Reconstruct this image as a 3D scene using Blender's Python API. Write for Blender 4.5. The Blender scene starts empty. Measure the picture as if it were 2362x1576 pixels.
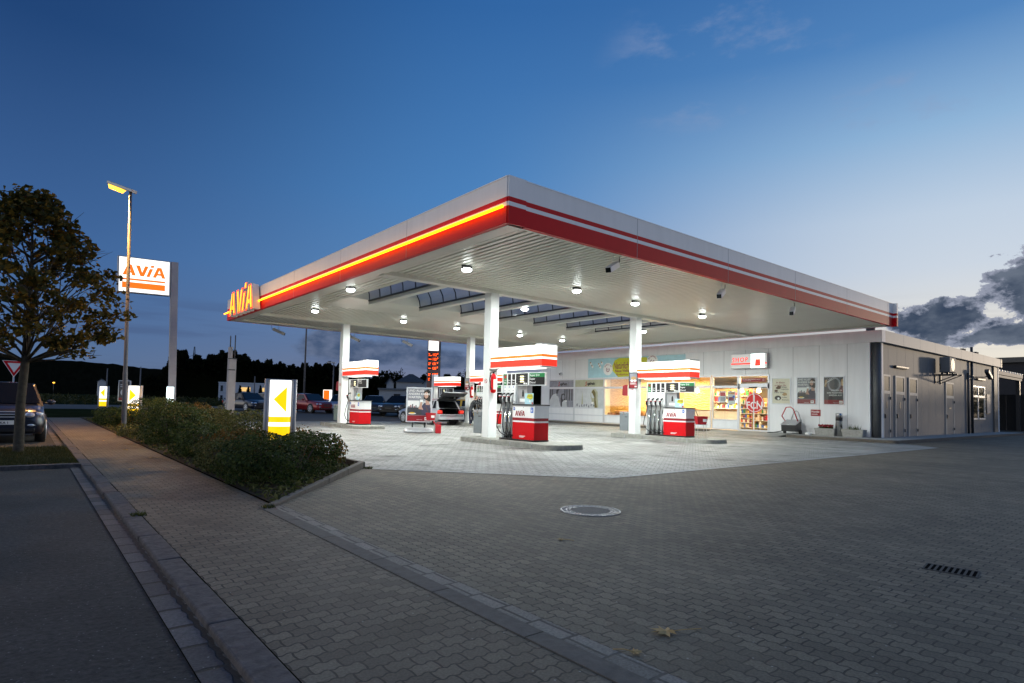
import bpy, bmesh, math, random
import numpy as np
from mathutils import Matrix, Vector
R = math.radians
random.seed(7)
sc = bpy.context.scene
col = sc.collection

# ------------------------------------------------------------------ camera
cam = bpy.data.cameras.new('camera'); cam.sensor_width = 36; cam.lens = 1375.17/2362*36
cam.shift_y = 76.8/2362; cam.clip_end = 4000; cam.clip_start = .05
camo = bpy.data.objects.new('camera', cam); col.objects.link(camo); sc.camera = camo
YAW, PIT, ROL, HC = .6852, .0475, .0227, 1.3
fw = Vector((math.sin(YAW)*math.cos(PIT), math.cos(YAW)*math.cos(PIT), math.sin(PIT)))
r0 = Vector((math.cos(YAW), -math.sin(YAW), 0)); u0 = r0.cross(fw)
cr = r0*math.cos(ROL)+u0*math.sin(ROL); cu = -r0*math.sin(ROL)+u0*math.cos(ROL)
m = Matrix((cr, cu, -fw)).transposed().to_4x4(); m.translation = (0, 0, HC)
camo.matrix_world = m
def far(px, py, dep):                     # where a thing seen in the survey photo stands, for a chosen distance
    d = fw+cr*((px-1181)/1375.17)-cu*((py-864.8)/1375.17)
    return Vector((0, 0, HC))+d*dep

# ------------------------------------------------------------------ sky and sun
SUNAZ, SUNEL = R(16), R(3)                # azimuth below +X (towards -Y), elevation
w = bpy.data.worlds.new('World'); sc.world = w; w.use_nodes = True
nt = w.node_tree; nt.nodes.clear(); N = nt.nodes.new; L = nt.links.new
out = N('ShaderNodeOutputWorld'); bg = N('ShaderNodeBackground'); sky = N('ShaderNodeTexSky')
sky.sky_type = 'NISHITA'; sky.sun_disc = False; sky.sun_elevation = SUNEL; sky.sun_rotation = R(90)+SUNAZ
sky.altitude = 200; sky.air_density = 1.0; sky.dust_density = .6; sky.ozone_density = 4.0
bg.inputs['Strength'].default_value = .1
hs = N('ShaderNodeHueSaturation'); hs.inputs['Saturation'].default_value = 1.0; hs.inputs['Value'].default_value = 1
L(sky.outputs[0], hs.inputs['Color'])
# clouds: noise over the direction of view, kept to low bands of the sky
tc = N('ShaderNodeTexCoord'); sep = N('ShaderNodeSeparateXYZ'); L(tc.outputs['Generated'], sep.inputs[0])
def math_(op, a, b=None, c=None):
    n = N('ShaderNodeMath'); n.operation = op
    for i, v in enumerate((a, b, c)):
        if v is None: continue
        if isinstance(v, (int, float)): n.inputs[i].default_value = v
        else: L(v, n.inputs[i])
    return n.outputs[0]
def ramp(v, a, b, lo=0, hi=1):
    n = N('ShaderNodeMapRange'); n.interpolation_type = 'SMOOTHSTEP'
    L(v, n.inputs[0]); n.inputs[1].default_value = a; n.inputs[2].default_value = b; n.inputs[3].default_value = lo; n.inputs[4].default_value = hi
    return n.outputs[0]
az = math_('ARCTAN2', sep.outputs[0], sep.outputs[1])           # 0 at +Y, grows towards +X
hyp = math_('SQRT', math_('ADD', math_('MULTIPLY', sep.outputs[0], sep.outputs[0]), math_('MULTIPLY', sep.outputs[1], sep.outputs[1])))
el = math_('ARCTAN2', sep.outputs[2], hyp)
def noise(sx, sy, scale, detail, rough, off=0):
    cmb = N('ShaderNodeCombineXYZ'); L(math_('MULTIPLY', az, sx), cmb.inputs[0]); L(math_('MULTIPLY', el, sy), cmb.inputs[1]); cmb.inputs[2].default_value = off
    n = N('ShaderNodeTexNoise'); n.inputs['Scale'].default_value = scale; n.inputs['Detail'].default_value = detail; n.inputs['Roughness'].default_value = rough
    L(cmb.outputs[0], n.inputs['Vector']); return n.outputs[0]
def blob(a, e, ra, re):
    da = math_('DIVIDE', math_('SUBTRACT', az, a), ra); de = math_('DIVIDE', math_('SUBTRACT', el, e), re)
    return math_('SUBTRACT', 1.0, math_('SQRT', math_('ADD', math_('MULTIPLY', da, da), math_('MULTIPLY', de, de))))
def lin(c): return tuple(((v/255+.055)/1.055)**2.4 if v > 10 else v/255/12.92 for v in c)+(1,)
def gradient(stops):
    n = N('ShaderNodeValToRGB'); e = n.color_ramp.elements
    while len(e) < len(stops): e.new(.5)
    for k, (p, c) in zip(e, stops): k.position = p/.7; k.color = lin(c)
    L(math_('DIVIDE', el, .7), n.inputs[0]); return n.outputs[0]
def mixc(f, a, b):
    n = N('ShaderNodeMix'); n.data_type = 'RGBA'
    if isinstance(f, float): n.inputs[0].default_value = f
    else: L(f, n.inputs[0])
    for i, v in ((6, a), (7, b)):
        if isinstance(v, tuple): n.inputs[i].default_value = v
        else: L(v, n.inputs[i])
    return n.outputs[2]
gA = gradient([(0, (98,120,154)), (.09, (82,112,158)), (.2, (66,104,158)), (.47, (34,70,122)), (.65, (28,60,110))])
gC = gradient([(0, (132,130,150)), (.08, (112,130,166)), (.2, (98,144,196)), (.33, (80,136,196)), (.6, (52,106,170))])
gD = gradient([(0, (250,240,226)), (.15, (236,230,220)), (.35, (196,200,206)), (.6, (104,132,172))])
gB = gradient([(0, (255,240,214)), (.1, (240,234,224)), (.2, (212,222,234)), (.27, (200,216,234)), (.38, (150,188,224)), (.5, (86,138,196)), (.65, (58,110,174))])
dsun = math_('ARCCOSINE', math_('COSINE', math_('SUBTRACT', az, math.pi/2+SUNAZ)))
gl = N('ShaderNodeVectorMath'); gl.operation = 'SCALE'; L(gD, gl.inputs[0]); gl.inputs['Scale'].default_value = 1.6; gD = gl.outputs[0]  # unseen sky behind the camera, brightened to light fascia and ground
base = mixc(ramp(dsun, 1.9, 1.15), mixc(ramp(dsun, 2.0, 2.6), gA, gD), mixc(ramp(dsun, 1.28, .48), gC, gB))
scaled = N('ShaderNodeVectorMath'); scaled.operation = 'SCALE'; L(hs.outputs[0], scaled.inputs[0]); scaled.inputs['Scale'].default_value = .1
base = mixc(.10, base, scaled.outputs[0])
def mx_(*a):
    r_ = a[0]
    for q in a[1:]: r_ = math_('MAXIMUM', r_, q)
    return r_
# towering evening clouds low on the right, a long grey bank behind the canopy, thin streaks
n1 = noise(1, 1.35, 15, 14, .66); n2 = noise(1, 1.6, 26, 8, .6, 3.3); n3 = noise(2.2, 26, 1.6, 6, .55, 7); n4 = noise(3, 7, 2.2, 8, .62, 5); n5 = noise(1, 1.8, 9, 4, .5, 9)
f1 = mx_(blob(1.445, .155, .10, .058), blob(1.315, .126, .072, .034), blob(1.425, .195, .035, .042), blob(1.43, .103, .16, .018))
m1 = math_('MULTIPLY', ramp(math_('ADD', f1, math_('MULTIPLY', math_('SUBTRACT', n1, .5), 2.3)), .11, .18), ramp(el, .074, .092))
thin = math_('ADD', f1, math_('MULTIPLY', math_('SUBTRACT', n1, .5), 2.3))
c1 = mixc(ramp(math_('ADD', math_('MULTIPLY', n2, .5), math_('MULTIPLY', n5, .6)), .44, .72), lin((56,70,92)), lin((108,118,134)))
c1 = mixc(ramp(math_('ADD', thin, math_('MULTIPLY', math_('SUBTRACT', n2, .5), .5)), .40, .16), c1, lin((150,156,174)))
f2 = mx_(blob(.46, .078, .14, .024), blob(.385, .092, .05, .022), blob(.55, .066, .10, .014))
m2 = math_('MULTIPLY', ramp(math_('ADD', f2, math_('MULTIPLY', math_('SUBTRACT', n1, .5), 1.5)), .0, .4), .85)
c2 = mixc(ramp(n2, .35, .7), lin((62,80,110)), lin((104,116,142)))
m3 = math_('MULTIPLY', math_('MULTIPLY', ramp(n3, .48, .66), ramp(math_('ABSOLUTE', math_('SUBTRACT', el, .09)), .085, .02)), .55)
m4 = math_('MULTIPLY', math_('MULTIPLY', ramp(n4, .50, .74), mx_(ramp(blob(1.02, .52, .22, .13), 0, .6), ramp(blob(1.28, .41, .16, .07), 0, .6))), .55)
col_ = mixc(m3, base, mixc(.5, base, lin((60,70,104))))
col_ = mixc(m4, col_, lin((140,156,190)))
col_ = mixc(m2, col_, c2); col_ = mixc(m1, col_, c1)
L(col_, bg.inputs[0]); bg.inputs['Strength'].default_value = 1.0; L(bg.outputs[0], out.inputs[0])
sun = bpy.data.lights.new('sun', 'SUN'); sun.energy = .5; sun.angle = R(2.5); sun.color = (1, .80, .58)
suno = bpy.data.objects.new('sun', sun); col.objects.link(suno)
sd = Vector((math.cos(SUNEL)*math.cos(SUNAZ), -math.cos(SUNEL)*math.sin(SUNAZ), math.sin(SUNEL)))
suno.rotation_euler = sd.to_track_quat('Z', 'Y').to_euler()
# ------------------------------------------------------------------ view
sc.view_settings.view_transform = 'Standard'; sc.view_settings.look = 'None'; sc.view_settings.exposure = 0; sc.view_settings.gamma = 1; sc.view_settings.use_curve_mapping = False
sc.cycles.max_bounces = 8; sc.cycles.diffuse_bounces = 4; sc.cycles.transparent_max_bounces = 12; sc.cycles.use_denoising = True; sc.cycles.sample_clamp_indirect = 6
# ------------------------------------------------------------------ materials
def mat(name):
    mt = bpy.data.materials.new(name); mt.use_nodes = True
    return mt, mt.node_tree, mt.node_tree.nodes['Principled BSDF']
def pm(name, c, rough=.6, metal=0, var=.12, scale=6, bump=0, spec=.5, coat=0, streak=False):
    mt, nt, b = mat(name)
    b.inputs['Roughness'].default_value = rough; b.inputs['Metallic'].default_value = metal
    b.inputs['Specular IOR Level'].default_value = spec; b.inputs['Coat Weight'].default_value = coat
    b.inputs['Base Color'].default_value = (*c, 1)
    if var or bump:
        tc = nt.nodes.new('ShaderNodeTexCoord'); n = nt.nodes.new('ShaderNodeTexNoise')
        n.inputs['Scale'].default_value = scale; n.inputs['Detail'].default_value = 6; n.inputs['Roughness'].default_value = .65
        if streak:
            mp = nt.nodes.new('ShaderNodeMapping'); mp.inputs['Scale'].default_value = (1, 1, .12); nt.links.new(tc.outputs['Object'], mp.inputs[0]); nt.links.new(mp.outputs[0], n.inputs['Vector'])
        else: nt.links.new(tc.outputs['Object'], n.inputs['Vector'])
        if var:
            mr = nt.nodes.new('ShaderNodeMapRange'); mr.inputs[1].default_value = .25; mr.inputs[2].default_value = .75
            mr.inputs[3].default_value = 1-var; mr.inputs[4].default_value = 1+var
            mx = nt.nodes.new('ShaderNodeMix'); mx.data_type = 'RGBA'; mx.blend_type = 'MULTIPLY'; mx.inputs[0].default_value = 1
            mx.inputs[6].default_value = (*c, 1)
            cb = nt.nodes.new('ShaderNodeCombineColor')
            for i in range(3): nt.links.new(mr.outputs[0], cb.inputs[i])
            nt.links.new(n.outputs[0], mr.inputs[0]); nt.links.new(cb.outputs[0], mx.inputs[7]); nt.links.new(mx.outputs[2], b.inputs['Base Color'])
        if bump:
            bp = nt.nodes.new('ShaderNodeBump'); bp.inputs['Strength'].default_value = bump; bp.inputs['Distance'].default_value = .02
            nt.links.new(n.outputs[0], bp.inputs['Height']); nt.links.new(bp.outputs[0], b.inputs['Normal'])
    return mt
def em(name, c, s, base=None):
    mt, nt, b = mat(name); b.inputs['Base Color'].default_value = (*(base or c), 1)
    b.inputs['Emission Color'].default_value = (*c, 1); b.inputs['Emission Strength'].default_value = s; b.inputs['Roughness'].default_value = .4
    return mt
def glass(name, tint=(.9, .95, .95), refl=.12):
    mt = bpy.data.materials.new(name); mt.use_nodes = True; nt = mt.node_tree; nt.nodes.clear()
    o = nt.nodes.new('ShaderNodeOutputMaterial'); t = nt.nodes.new('ShaderNodeBsdfTransparent'); g = nt.nodes.new('ShaderNodeBsdfGlossy')
    t.inputs[0].default_value = (*tint, 1); g.inputs['Roughness'].default_value = .03; g.inputs[0].default_value = (1, 1, 1, 1)
    mx = nt.nodes.new('ShaderNodeMixShader'); f = nt.nodes.new('ShaderNodeFresnel'); f.inputs[0].default_value = 1.35+refl
    nt.links.new(f.outputs[0], mx.inputs[0]); nt.links.new(t.outputs[0], mx.inputs[1]); nt.links.new(g.outputs[0], mx.inputs[2]); nt.links.new(mx.outputs[0], o.inputs[0])
    return mt
def paver(name, c, joint, bw, bh, wave, rot=0, var=.18, jw=.012, stain=.25, bump=.5, gloss=.75, c2=None, oil=0, tyres=0):
    mt, nt, b = mat(name); n = nt.nodes.new; l = nt.links.new
    tc = n('ShaderNodeTexCoord'); mp = n('ShaderNodeMapping'); mp.inputs['Rotation'].default_value = (0, 0, rot); l(tc.outputs['Object'], mp.inputs[0])
    sp = n('ShaderNodeSeparateXYZ'); l(mp.outputs[0], sp.inputs[0])
    def M(op, a, bb=None):
        k = n('ShaderNodeMath'); k.operation = op
        for i, v in enumerate((a, bb)):
            if v is None: continue
            if isinstance(v, (int, float)): k.inputs[i].default_value = v
            else: l(v, k.inputs[i])
        return k.outputs[0]
    # interlocking bone-shaped stones: both families of joints wobble once per stone
    wx = M('MULTIPLY', M('SINE', M('MULTIPLY', sp.outputs[0], 4*math.pi/bw)), wave)
    wy = M('MULTIPLY', M('SINE', M('MULTIPLY', sp.outputs[1], 2*math.pi/(2*bh))), wave*.8)
    nz = n('ShaderNodeTexNoise'); nz.inputs['Scale'].default_value = 3; nz.inputs['Detail'].default_value = 2; l(mp.outputs[0], nz.inputs[0])
    jit = M('MULTIPLY', M('SUBTRACT', nz.outputs[0], .5), .02)
    cm = n('ShaderNodeCombineXYZ'); l(M('ADD', M('ADD', sp.outputs[0], wy), jit), cm.inputs[0]); l(M('ADD', M('ADD', sp.outputs[1], wx), jit), cm.inputs[1])
    br = n('ShaderNodeTexBrick'); br.inputs['Scale'].default_value = 1; br.inputs['Brick Width'].default_value = bw; br.inputs['Row Height'].default_value = bh
    br.inputs['Mortar Size'].default_value = jw; br.inputs['Mortar Smooth'].default_value = .35; br.inputs['Bias'].default_value = 0
    br.inputs['Color1'].default_value = (*[x*(1-var) for x in c], 1); br.inputs['Color2'].default_value = (*[x*(1+var) for x in (c2 or c)], 1); br.inputs['Mortar'].default_value = (*joint, 1)
    l(cm.outputs[0], br.inputs['Vector'])
    jn = n('ShaderNodeTexNoise'); jn.inputs['Scale'].default_value = .8; jn.inputs['Detail'].default_value = 4; l(tc.outputs['Object'], jn.inputs[0])
    jr = n('ShaderNodeMapRange'); jr.inputs[1].default_value = .38; jr.inputs[2].default_value = .66; l(jn.outputs[0], jr.inputs[0]); jm = n('ShaderNodeMix'); jm.data_type = 'RGBA'; l(jr.outputs[0], jm.inputs[0]); jm.inputs[6].default_value = (*joint, 1); jm.inputs[7].default_value = (*[q*.55 for q in c], 1); l(jm.outputs[2], br.inputs['Mortar'])
    big = n('ShaderNodeTexNoise'); big.inputs['Scale'].default_value = .55; big.inputs['Detail'].default_value = 7; big.inputs['Roughness'].default_value = .7; l(tc.outputs['Object'], big.inputs[0])
    fine = n('ShaderNodeTexNoise'); fine.inputs['Scale'].default_value = 70; fine.inputs['Detail'].default_value = 4; l(tc.outputs['Object'], fine.inputs[0])
    f1 = n('ShaderNodeMapRange'); l(big.outputs[0], f1.inputs[0]); f1.inputs[1].default_value = .3; f1.inputs[2].default_value = .7; f1.inputs[3].default_value = 1-stain; f1.inputs[4].default_value = 1+stain
    f2 = n('ShaderNodeMapRange'); l(fine.outputs[0], f2.inputs[0]); f2.inputs[1].default_value = .3; f2.inputs[2].default_value = .7; f2.inputs[3].default_value = .72; f2.inputs[4].default_value = 1.28
    # pale grit lodged in the surface
    vo = n('ShaderNodeTexVoronoi'); vo.inputs['Scale'].default_value = 9; l(tc.outputs['Object'], vo.inputs[0])
    fac = M('MULTIPLY', f1.outputs[0], f2.outputs[0])
    if oil:                     # dark drips and fuel stains
        v2 = n('ShaderNodeTexVoronoi'); v2.inputs['Scale'].default_value = .75; v2.inputs['Randomness'].default_value = 1
        d2 = n('ShaderNodeTexNoise'); d2.inputs['Scale'].default_value = 5; d2.inputs['Detail'].default_value = 5; l(tc.outputs['Object'], d2.inputs[0]); l(tc.outputs['Object'], v2.inputs[0])
        r2 = n('ShaderNodeMapRange'); l(M('ADD', v2.outputs['Distance'], M('MULTIPLY', M('SUBTRACT', d2.outputs[0], .5), .5)), r2.inputs[0]); r2.inputs[1].default_value = .05; r2.inputs[2].default_value = .3; r2.inputs[3].default_value = 1-oil; r2.inputs[4].default_value = 1
        fac = M('MULTIPLY', fac, r2.outputs[0])
        v3 = n('ShaderNodeTexVoronoi'); v3.inputs['Scale'].default_value = 3.1; l(tc.outputs['Object'], v3.inputs[0]); fac = M('MULTIPLY', fac, M('SUBTRACT', 1.0, M('MULTIPLY', M('LESS_THAN', v3.outputs['Distance'], .09), .35)))
    if oil or tyres:            # faint wheel tracks along the lanes
        tm = n('ShaderNodeMapping'); tm.inputs['Scale'].default_value = (1.3, .05, 1); tm.inputs['Rotation'].default_value = (0, 0, 0 if oil else R(24)); l(tc.outputs['Object'], tm.inputs[0]); tn = n('ShaderNodeTexNoise'); tn.inputs['Scale'].default_value = 1; tn.inputs['Detail'].default_value = 4; l(tm.outputs[0], tn.inputs[0])
        tr_ = n('ShaderNodeMapRange'); l(tn.outputs[0], tr_.inputs[0]); tr_.inputs[1].default_value = .52; tr_.inputs[2].default_value = .72; tr_.inputs[3].default_value = 1; tr_.inputs[4].default_value = .66; fac = M('MULTIPLY', fac, tr_.outputs[0])
    sc_ = n('ShaderNodeVectorMath'); sc_.operation = 'SCALE'; l(br.outputs[0], sc_.inputs[0]); l(fac, sc_.inputs['Scale'])
    gm = n('ShaderNodeMix'); gm.data_type = 'RGBA'; l(sc_.outputs[0], gm.inputs[6]); gm.inputs[7].default_value = (.42, .4, .36, 1)
    l(M('MULTIPLY', M('LESS_THAN', vo.outputs['Distance'], .055), .55), gm.inputs[0])
    l(gm.outputs[2], b.inputs['Base Color'])
    hgt = M('ADD', M('MULTIPLY', M('SUBTRACT', 1.0, br.outputs['Fac']), .8), M('MULTIPLY', fine.outputs[0], .35))
    bp = n('ShaderNodeBump'); bp.inputs['Strength'].default_value = bump; bp.inputs['Distance'].default_value = .012; l(hgt, bp.inputs['Height']); l(bp.outputs[0], b.inputs['Normal'])
    b.inputs['Roughness'].default_value = gloss; b.inputs['Specular IOR Level'].default_value = .35
    return mt
M = {}
M['pave_dark'] = paver('pave_dark', (.150, .124, .085), (.02, .017, .013), .15, .10, .008, R(90), jw=.0068, tyres=.5, var=.22)
M['pave_walk'] = paver('pave_walk', (.150, .120, .083), (.02, .017, .013), .15, .10, .008, 0, jw=.0068, var=.22)
M['pave_light'] = paver('pave_light', (.265, .265, .25), (.03, .03, .03), .30, .20, .020, R(0), var=.14, jw=.0135, stain=.28, bump=.35, gloss=.6, oil=.75)
M['strip'] = paver('strip', (.20, .18, .15), (.04, .035, .03), .12, .3, 0, 0, jw=.012)
M['granite'] = pm('granite', (.088, .074, .070), .85, var=.6, scale=13, bump=.8)
M['gutter'] = paver('gutter', (.10, .092, .088), (.035, .032, .022), .34, .17, .006, R(90), var=.3, jw=.02, bump=.9)
M['asphalt'] = pm('asphalt', (.036, .033, .029), .9, var=.7, scale=26, bump=.9)
_n = M['asphalt'].node_tree; _b = _n.nodes['Principled BSDF']; _src = _b.inputs['Base Color'].links[0].from_socket
_t = _n.nodes.new('ShaderNodeTexCoord'); _v = _n.nodes.new('ShaderNodeTexVoronoi'); _v.inputs['Scale'].default_value = 22; _n.links.new(_t.outputs['Object'], _v.inputs[0])
_l = _n.nodes.new('ShaderNodeMath'); _l.operation = 'LESS_THAN'; _l.inputs[1].default_value = .11; _n.links.new(_v.outputs['Distance'], _l.inputs[0])
_w = _n.nodes.new('ShaderNodeTexNoise'); _w.inputs['Scale'].default_value = .9; _w.inputs['Detail'].default_value = 5; _n.links.new(_t.outputs['Object'], _w.inputs[0])
_r = _n.nodes.new('ShaderNodeMapRange'); _r.inputs[1].default_value = .35; _r.inputs[2].default_value = .7; _r.inputs[3].default_value = .75; _r.inputs[4].default_value = 1.45; _n.links.new(_w.outputs[0], _r.inputs[0])
_s = _n.nodes.new('ShaderNodeVectorMath'); _s.operation = 'SCALE'; _n.links.new(_src, _s.inputs[0]); _n.links.new(_r.outputs[0], _s.inputs['Scale'])
_f = _n.nodes.new('ShaderNodeMath'); _f.operation = 'MULTIPLY'; _f.inputs[1].default_value = .6; _n.links.new(_l.outputs[0], _f.inputs[0])
_m = _n.nodes.new('ShaderNodeMix'); _m.data_type = 'RGBA'; _n.links.new(_f.outputs[0], _m.inputs[0]); _n.links.new(_s.outputs[0], _m.inputs[6]); _m.inputs[7].default_value = (.22, .22, .21, 1); _n.links.new(_m.outputs[2], _b.inputs['Base Color'])
M['asphalt_far'] = pm('asphalt_far', (.05, .046, .043), .8, var=.3, scale=2, bump=.2)
M['soil'] = pm('soil', (.05, .038, .026), .95, var=.5, scale=14, bump=.8, spec=.1)
M['turf'] = pm('turf', (.03, .032, .012), .95, var=.5, scale=9, bump=.8, spec=0)
M['land'] = pm('land', (.02, .024, .011), .95, var=.5, scale=.6, bump=.3, spec=0)
M['hill'] = pm('hill', (.007, .009, .007), .95, var=.5, scale=.2, spec=0)
M['concrete'] = pm('concrete', (.33, .33, .31), .85, var=.22, scale=9, bump=.35)
M['kerbstone'] = pm('kerbstone', (.115, .10, .082), .85, var=.3, scale=12, bump=.4)
M['white_metal'] = pm('white_metal', (.78, .80, .80), .42, var=.07, scale=4, streak=True)
M['soffit'] = pm('soffit', (.68, .68, .61), .34, var=.05, scale=1.2)
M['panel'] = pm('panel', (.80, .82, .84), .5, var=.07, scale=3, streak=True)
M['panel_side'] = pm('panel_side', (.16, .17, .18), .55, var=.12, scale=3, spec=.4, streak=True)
M['fascia_metal'] = pm('fascia_metal', (.50, .48, .44), .5, var=.05, scale=1.5)
M['island_concrete'] = pm('island_concrete', (.235, .235, .21), .85, var=.3, scale=9, bump=.4)
M['seam'] = pm('seam', (.30, .31, .33), .6, var=0)
M['red_paint'] = pm('red_paint', (.60, .006, .011), .45, var=.06, scale=3, spec=.16)
M['red_plastic'] = pm('red_plastic', (.45, .012, .02), .4, var=.06)
M['white_paint'] = pm('white_paint', (.86, .86, .85), .4, var=.05, scale=3, streak=True)
M['black'] = pm('black', (.012, .012, .013), .4, var=0)
M['rubber'] = pm('rubber', (.02, .02, .021), .6, var=0)
M['dark_metal'] = pm('dark_metal', (.06, .062, .066), .4, .6, var=.1)
M['grey_metal'] = pm('grey_metal', (.42, .43, .45), .38, .5, var=.08)
M['bin_grey'] = pm('bin_grey', (.20, .23, .25), .5, .2, var=.1)
M['bin_green'] = pm('bin_green', (.18, .24, .22), .5, .2, var=.1)
M['steel'] = pm('steel', (.62, .63, .64), .18, 1, var=.05)
M['alu'] = pm('alu', (.66, .69, .73), .35, .35, var=.05)
M['mast_grey'] = pm('mast_grey', (.40, .375, .385), .6, .1, var=.12, scale=4)
M['post_grey'] = pm('post_grey', (.46, .45, .45), .45, .15, var=.06)
M['pit_shade'] = pm('pit_shade', (.012, .011, .010), 1, var=0, spec=0)  # dark tone standing for the shade in the drain
M['post_dark'] = pm('post_dark', (.10, .105, .11), .5, .2, var=.1)
M['iron'] = pm('iron', (.055, .053, .05), .8, .2, var=.3)
M['pole_grey'] = pm('pole_grey', (.13, .125, .13), .6, .1, var=.15, scale=4)
M['yellow'] = pm('yellow', (.75, .5, .03), .5, var=0)
M['green_sign'] = pm('green_sign', (.015, .20, .06), .4, var=0)
M['blue_sign'] = pm('blue_sign', (.02, .11, .5), .4, var=0)
M['dark_red'] = pm('dark_red', (.28, .012, .02), .4, var=.05)
M['bark'] = pm('bark', (.065, .055, .04), .95, var=.5, scale=12, bump=.9)
M['skin'] = pm('skin', (.55, .33, .25), .6, var=.05)
M['hair'] = pm('hair', (.03, .024, .02), .7, var=.2)
M['brown'] = pm('brown', (.12, .05, .02), .6, var=.15)
M['cream'] = pm('cream', (.72, .66, .54), .5, var=.05)
M['sky_blue'] = pm('sky_blue', (.42, .68, .76), .5, var=.12, scale=3)
M['lime'] = pm('lime', (.55, .55, .03), .5, var=.08)
M['plum'] = pm('plum', (.22, .03, .07), .5, var=0)
M['photo_grey'] = pm('photo_grey', (.25, .26, .30), .4, var=.3, scale=4)
M['photo_dark'] = pm('photo_dark', (.05, .052, .06), .35, var=.4, scale=4)
M['photo_pale'] = pm('photo_pale', (.55, .58, .60), .4, var=.15, scale=3)
M['photo_olive'] = pm('photo_olive', (.42, .43, .30), .4, var=.15, scale=3)
M['photo_hair'] = pm('photo_hair', (.16, .13, .04), .5, var=.2)
M['wood'] = pm('wood', (.45, .28, .12), .5, var=.2, scale=5)
M['glass'] = glass('glass'); M['pane_dark'] = pm('pane_dark', (.012, .015, .018), .06, var=0, spec=.8)
M['car_glass'] = pm('car_glass', (.006, .007, .008), .08, var=0, spec=.35)
M['skylight'] = glass('skylight', (.80, .82, .84), .2)
_n = M['skylight'].node_tree; _o = [k for k in _n.nodes if k.type == 'OUTPUT_MATERIAL'][0]; _x = _o.inputs[0].links[0].from_socket
_d = _n.nodes.new('ShaderNodeBsdfTranslucent'); _d.inputs[0].default_value = (.75, .76, .8, 1); _e = _n.nodes.new('ShaderNodeBsdfDiffuse'); _e.inputs[0].default_value = (.62, .63, .68, 1); _a = _n.nodes.new('ShaderNodeMixShader'); _n.links.new(_d.outputs[0], _a.inputs[1]); _n.links.new(_e.outputs[0], _a.inputs[2])
_q = _n.nodes.new('ShaderNodeMixShader'); _q.inputs[0].default_value = .5; _n.links.new(_x, _q.inputs[1]); _n.links.new(_a.outputs[0], _q.inputs[2]); _n.links.new(_q.outputs[0], _o.inputs[0])
M['frost'] = pm('frost', (.07, .062, .04), .5, var=.2, spec=.3)
M['led_digit'] = em('led_digit', (1, .09, .01), 3.5)
M['lamp_lens'] = em('lamp_lens', (.93, 1, .97), 22)
M['sodium'] = em('sodium', (1, .50, .05), 2.6)
M['lit_white'] = em('lit_white', (1, .98, .90), 1.5)
M['lit_cool'] = em('lit_cool', (.8, 1, .97), 2.2)
M['lit_red'] = em('lit_red', (1, .02, .004), 1.3, (.6, .02, .01))
M['lit_orange'] = em('lit_orange', (1, .15, .004), 1.3, (.6, .1, .01))
M['lit_yellow'] = em('lit_yellow', (1, .62, .0), 1.15, (.7, .5, .01))
M['neon'] = em('neon', (1, .36, .004), 4.5)
M['lit_letter'] = em('lit_letter', (1, .05, .003), 1.6)
M['lit_amber'] = em('lit_amber', (1, .42, .004), 2.2)
M['lcd'] = em('lcd', (1, .93, .55), 1.2)
M['lit_window'] = em('lit_window', (1, .62, .2), .9)
M['bulb'] = em('bulb', (1, .72, .32), 14)
M['car_lamp'] = pm('car_lamp', (.65, .68, .75), .12, .6, var=0)
M['tail'] = pm('tail', (.45, .01, .01), .2, var=0)
M['plate'] = pm('plate', (.8, .82, .8), .4, var=0)
M['tail_lit'] = em('tail_lit', (1, .05, .02), .6, (.5, .02, .01))
def leafmat(name, c1, c2, c3):
    mt, nt, b = mat(name); n = nt.nodes.new; l = nt.links.new
    g = n('ShaderNodeNewGeometry'); cr_ = n('ShaderNodeValToRGB'); e = cr_.color_ramp.elements
    e[0].color = (*c1, 1); e[1].color = (*c3, 1); k = cr_.color_ramp.elements.new(.5); k.color = (*c2, 1)
    l(g.outputs['Random Per Island'], cr_.inputs[0]); l(cr_.outputs[0], b.inputs['Base Color'])
    b.inputs['Roughness'].default_value = .6; b.inputs['Specular IOR Level'].default_value = .2 if c3[0] > .02 else 0
    tr = n('ShaderNodeBsdfTranslucent'); l(cr_.outputs[0], tr.inputs[0]); mx = n('ShaderNodeMixShader'); mx.inputs[0].default_value = .3
    l(b.outputs[0], mx.inputs[1]); l(tr.outputs[0], mx.inputs[2]); l(mx.outputs[0], nt.nodes['Material Output'].inputs[0])
    return mt
M['leaf_maple'] = leafmat('leaf_maple', (.035, .036, .008), (.095, .078, .014), (.22, .12, .016))
M['leaf_box'] = leafmat('leaf_box', (.014, .026, .006), (.042, .068, .015), (.085, .11, .028))
M['leaf_olive'] = leafmat('leaf_olive', (.03, .036, .01), (.08, .086, .022), (.15, .15, .05))
M['leaf_autumn'] = leafmat('leaf_autumn', (.03, .035, .008), (.085, .06, .012), (.20, .09, .018))
M['leaf_far'] = leafmat('leaf_far', (.005, .007, .004), (.009, .012, .006), (.014, .017, .008))
M['leaf_fallen'] = pm('leaf_fallen', (.42, .27, .10), .8, var=.25, scale=20)
M['grass'] = leafmat('grass', (.02, .028, .007), (.04, .045, .012), (.075, .065, .02))
M['flower'] = pm('flower', (.28, .02, .03), .6, var=.2)
def paint(name, c): return pm(name, c, .28, .35, var=.03, coat=.7)

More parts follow.
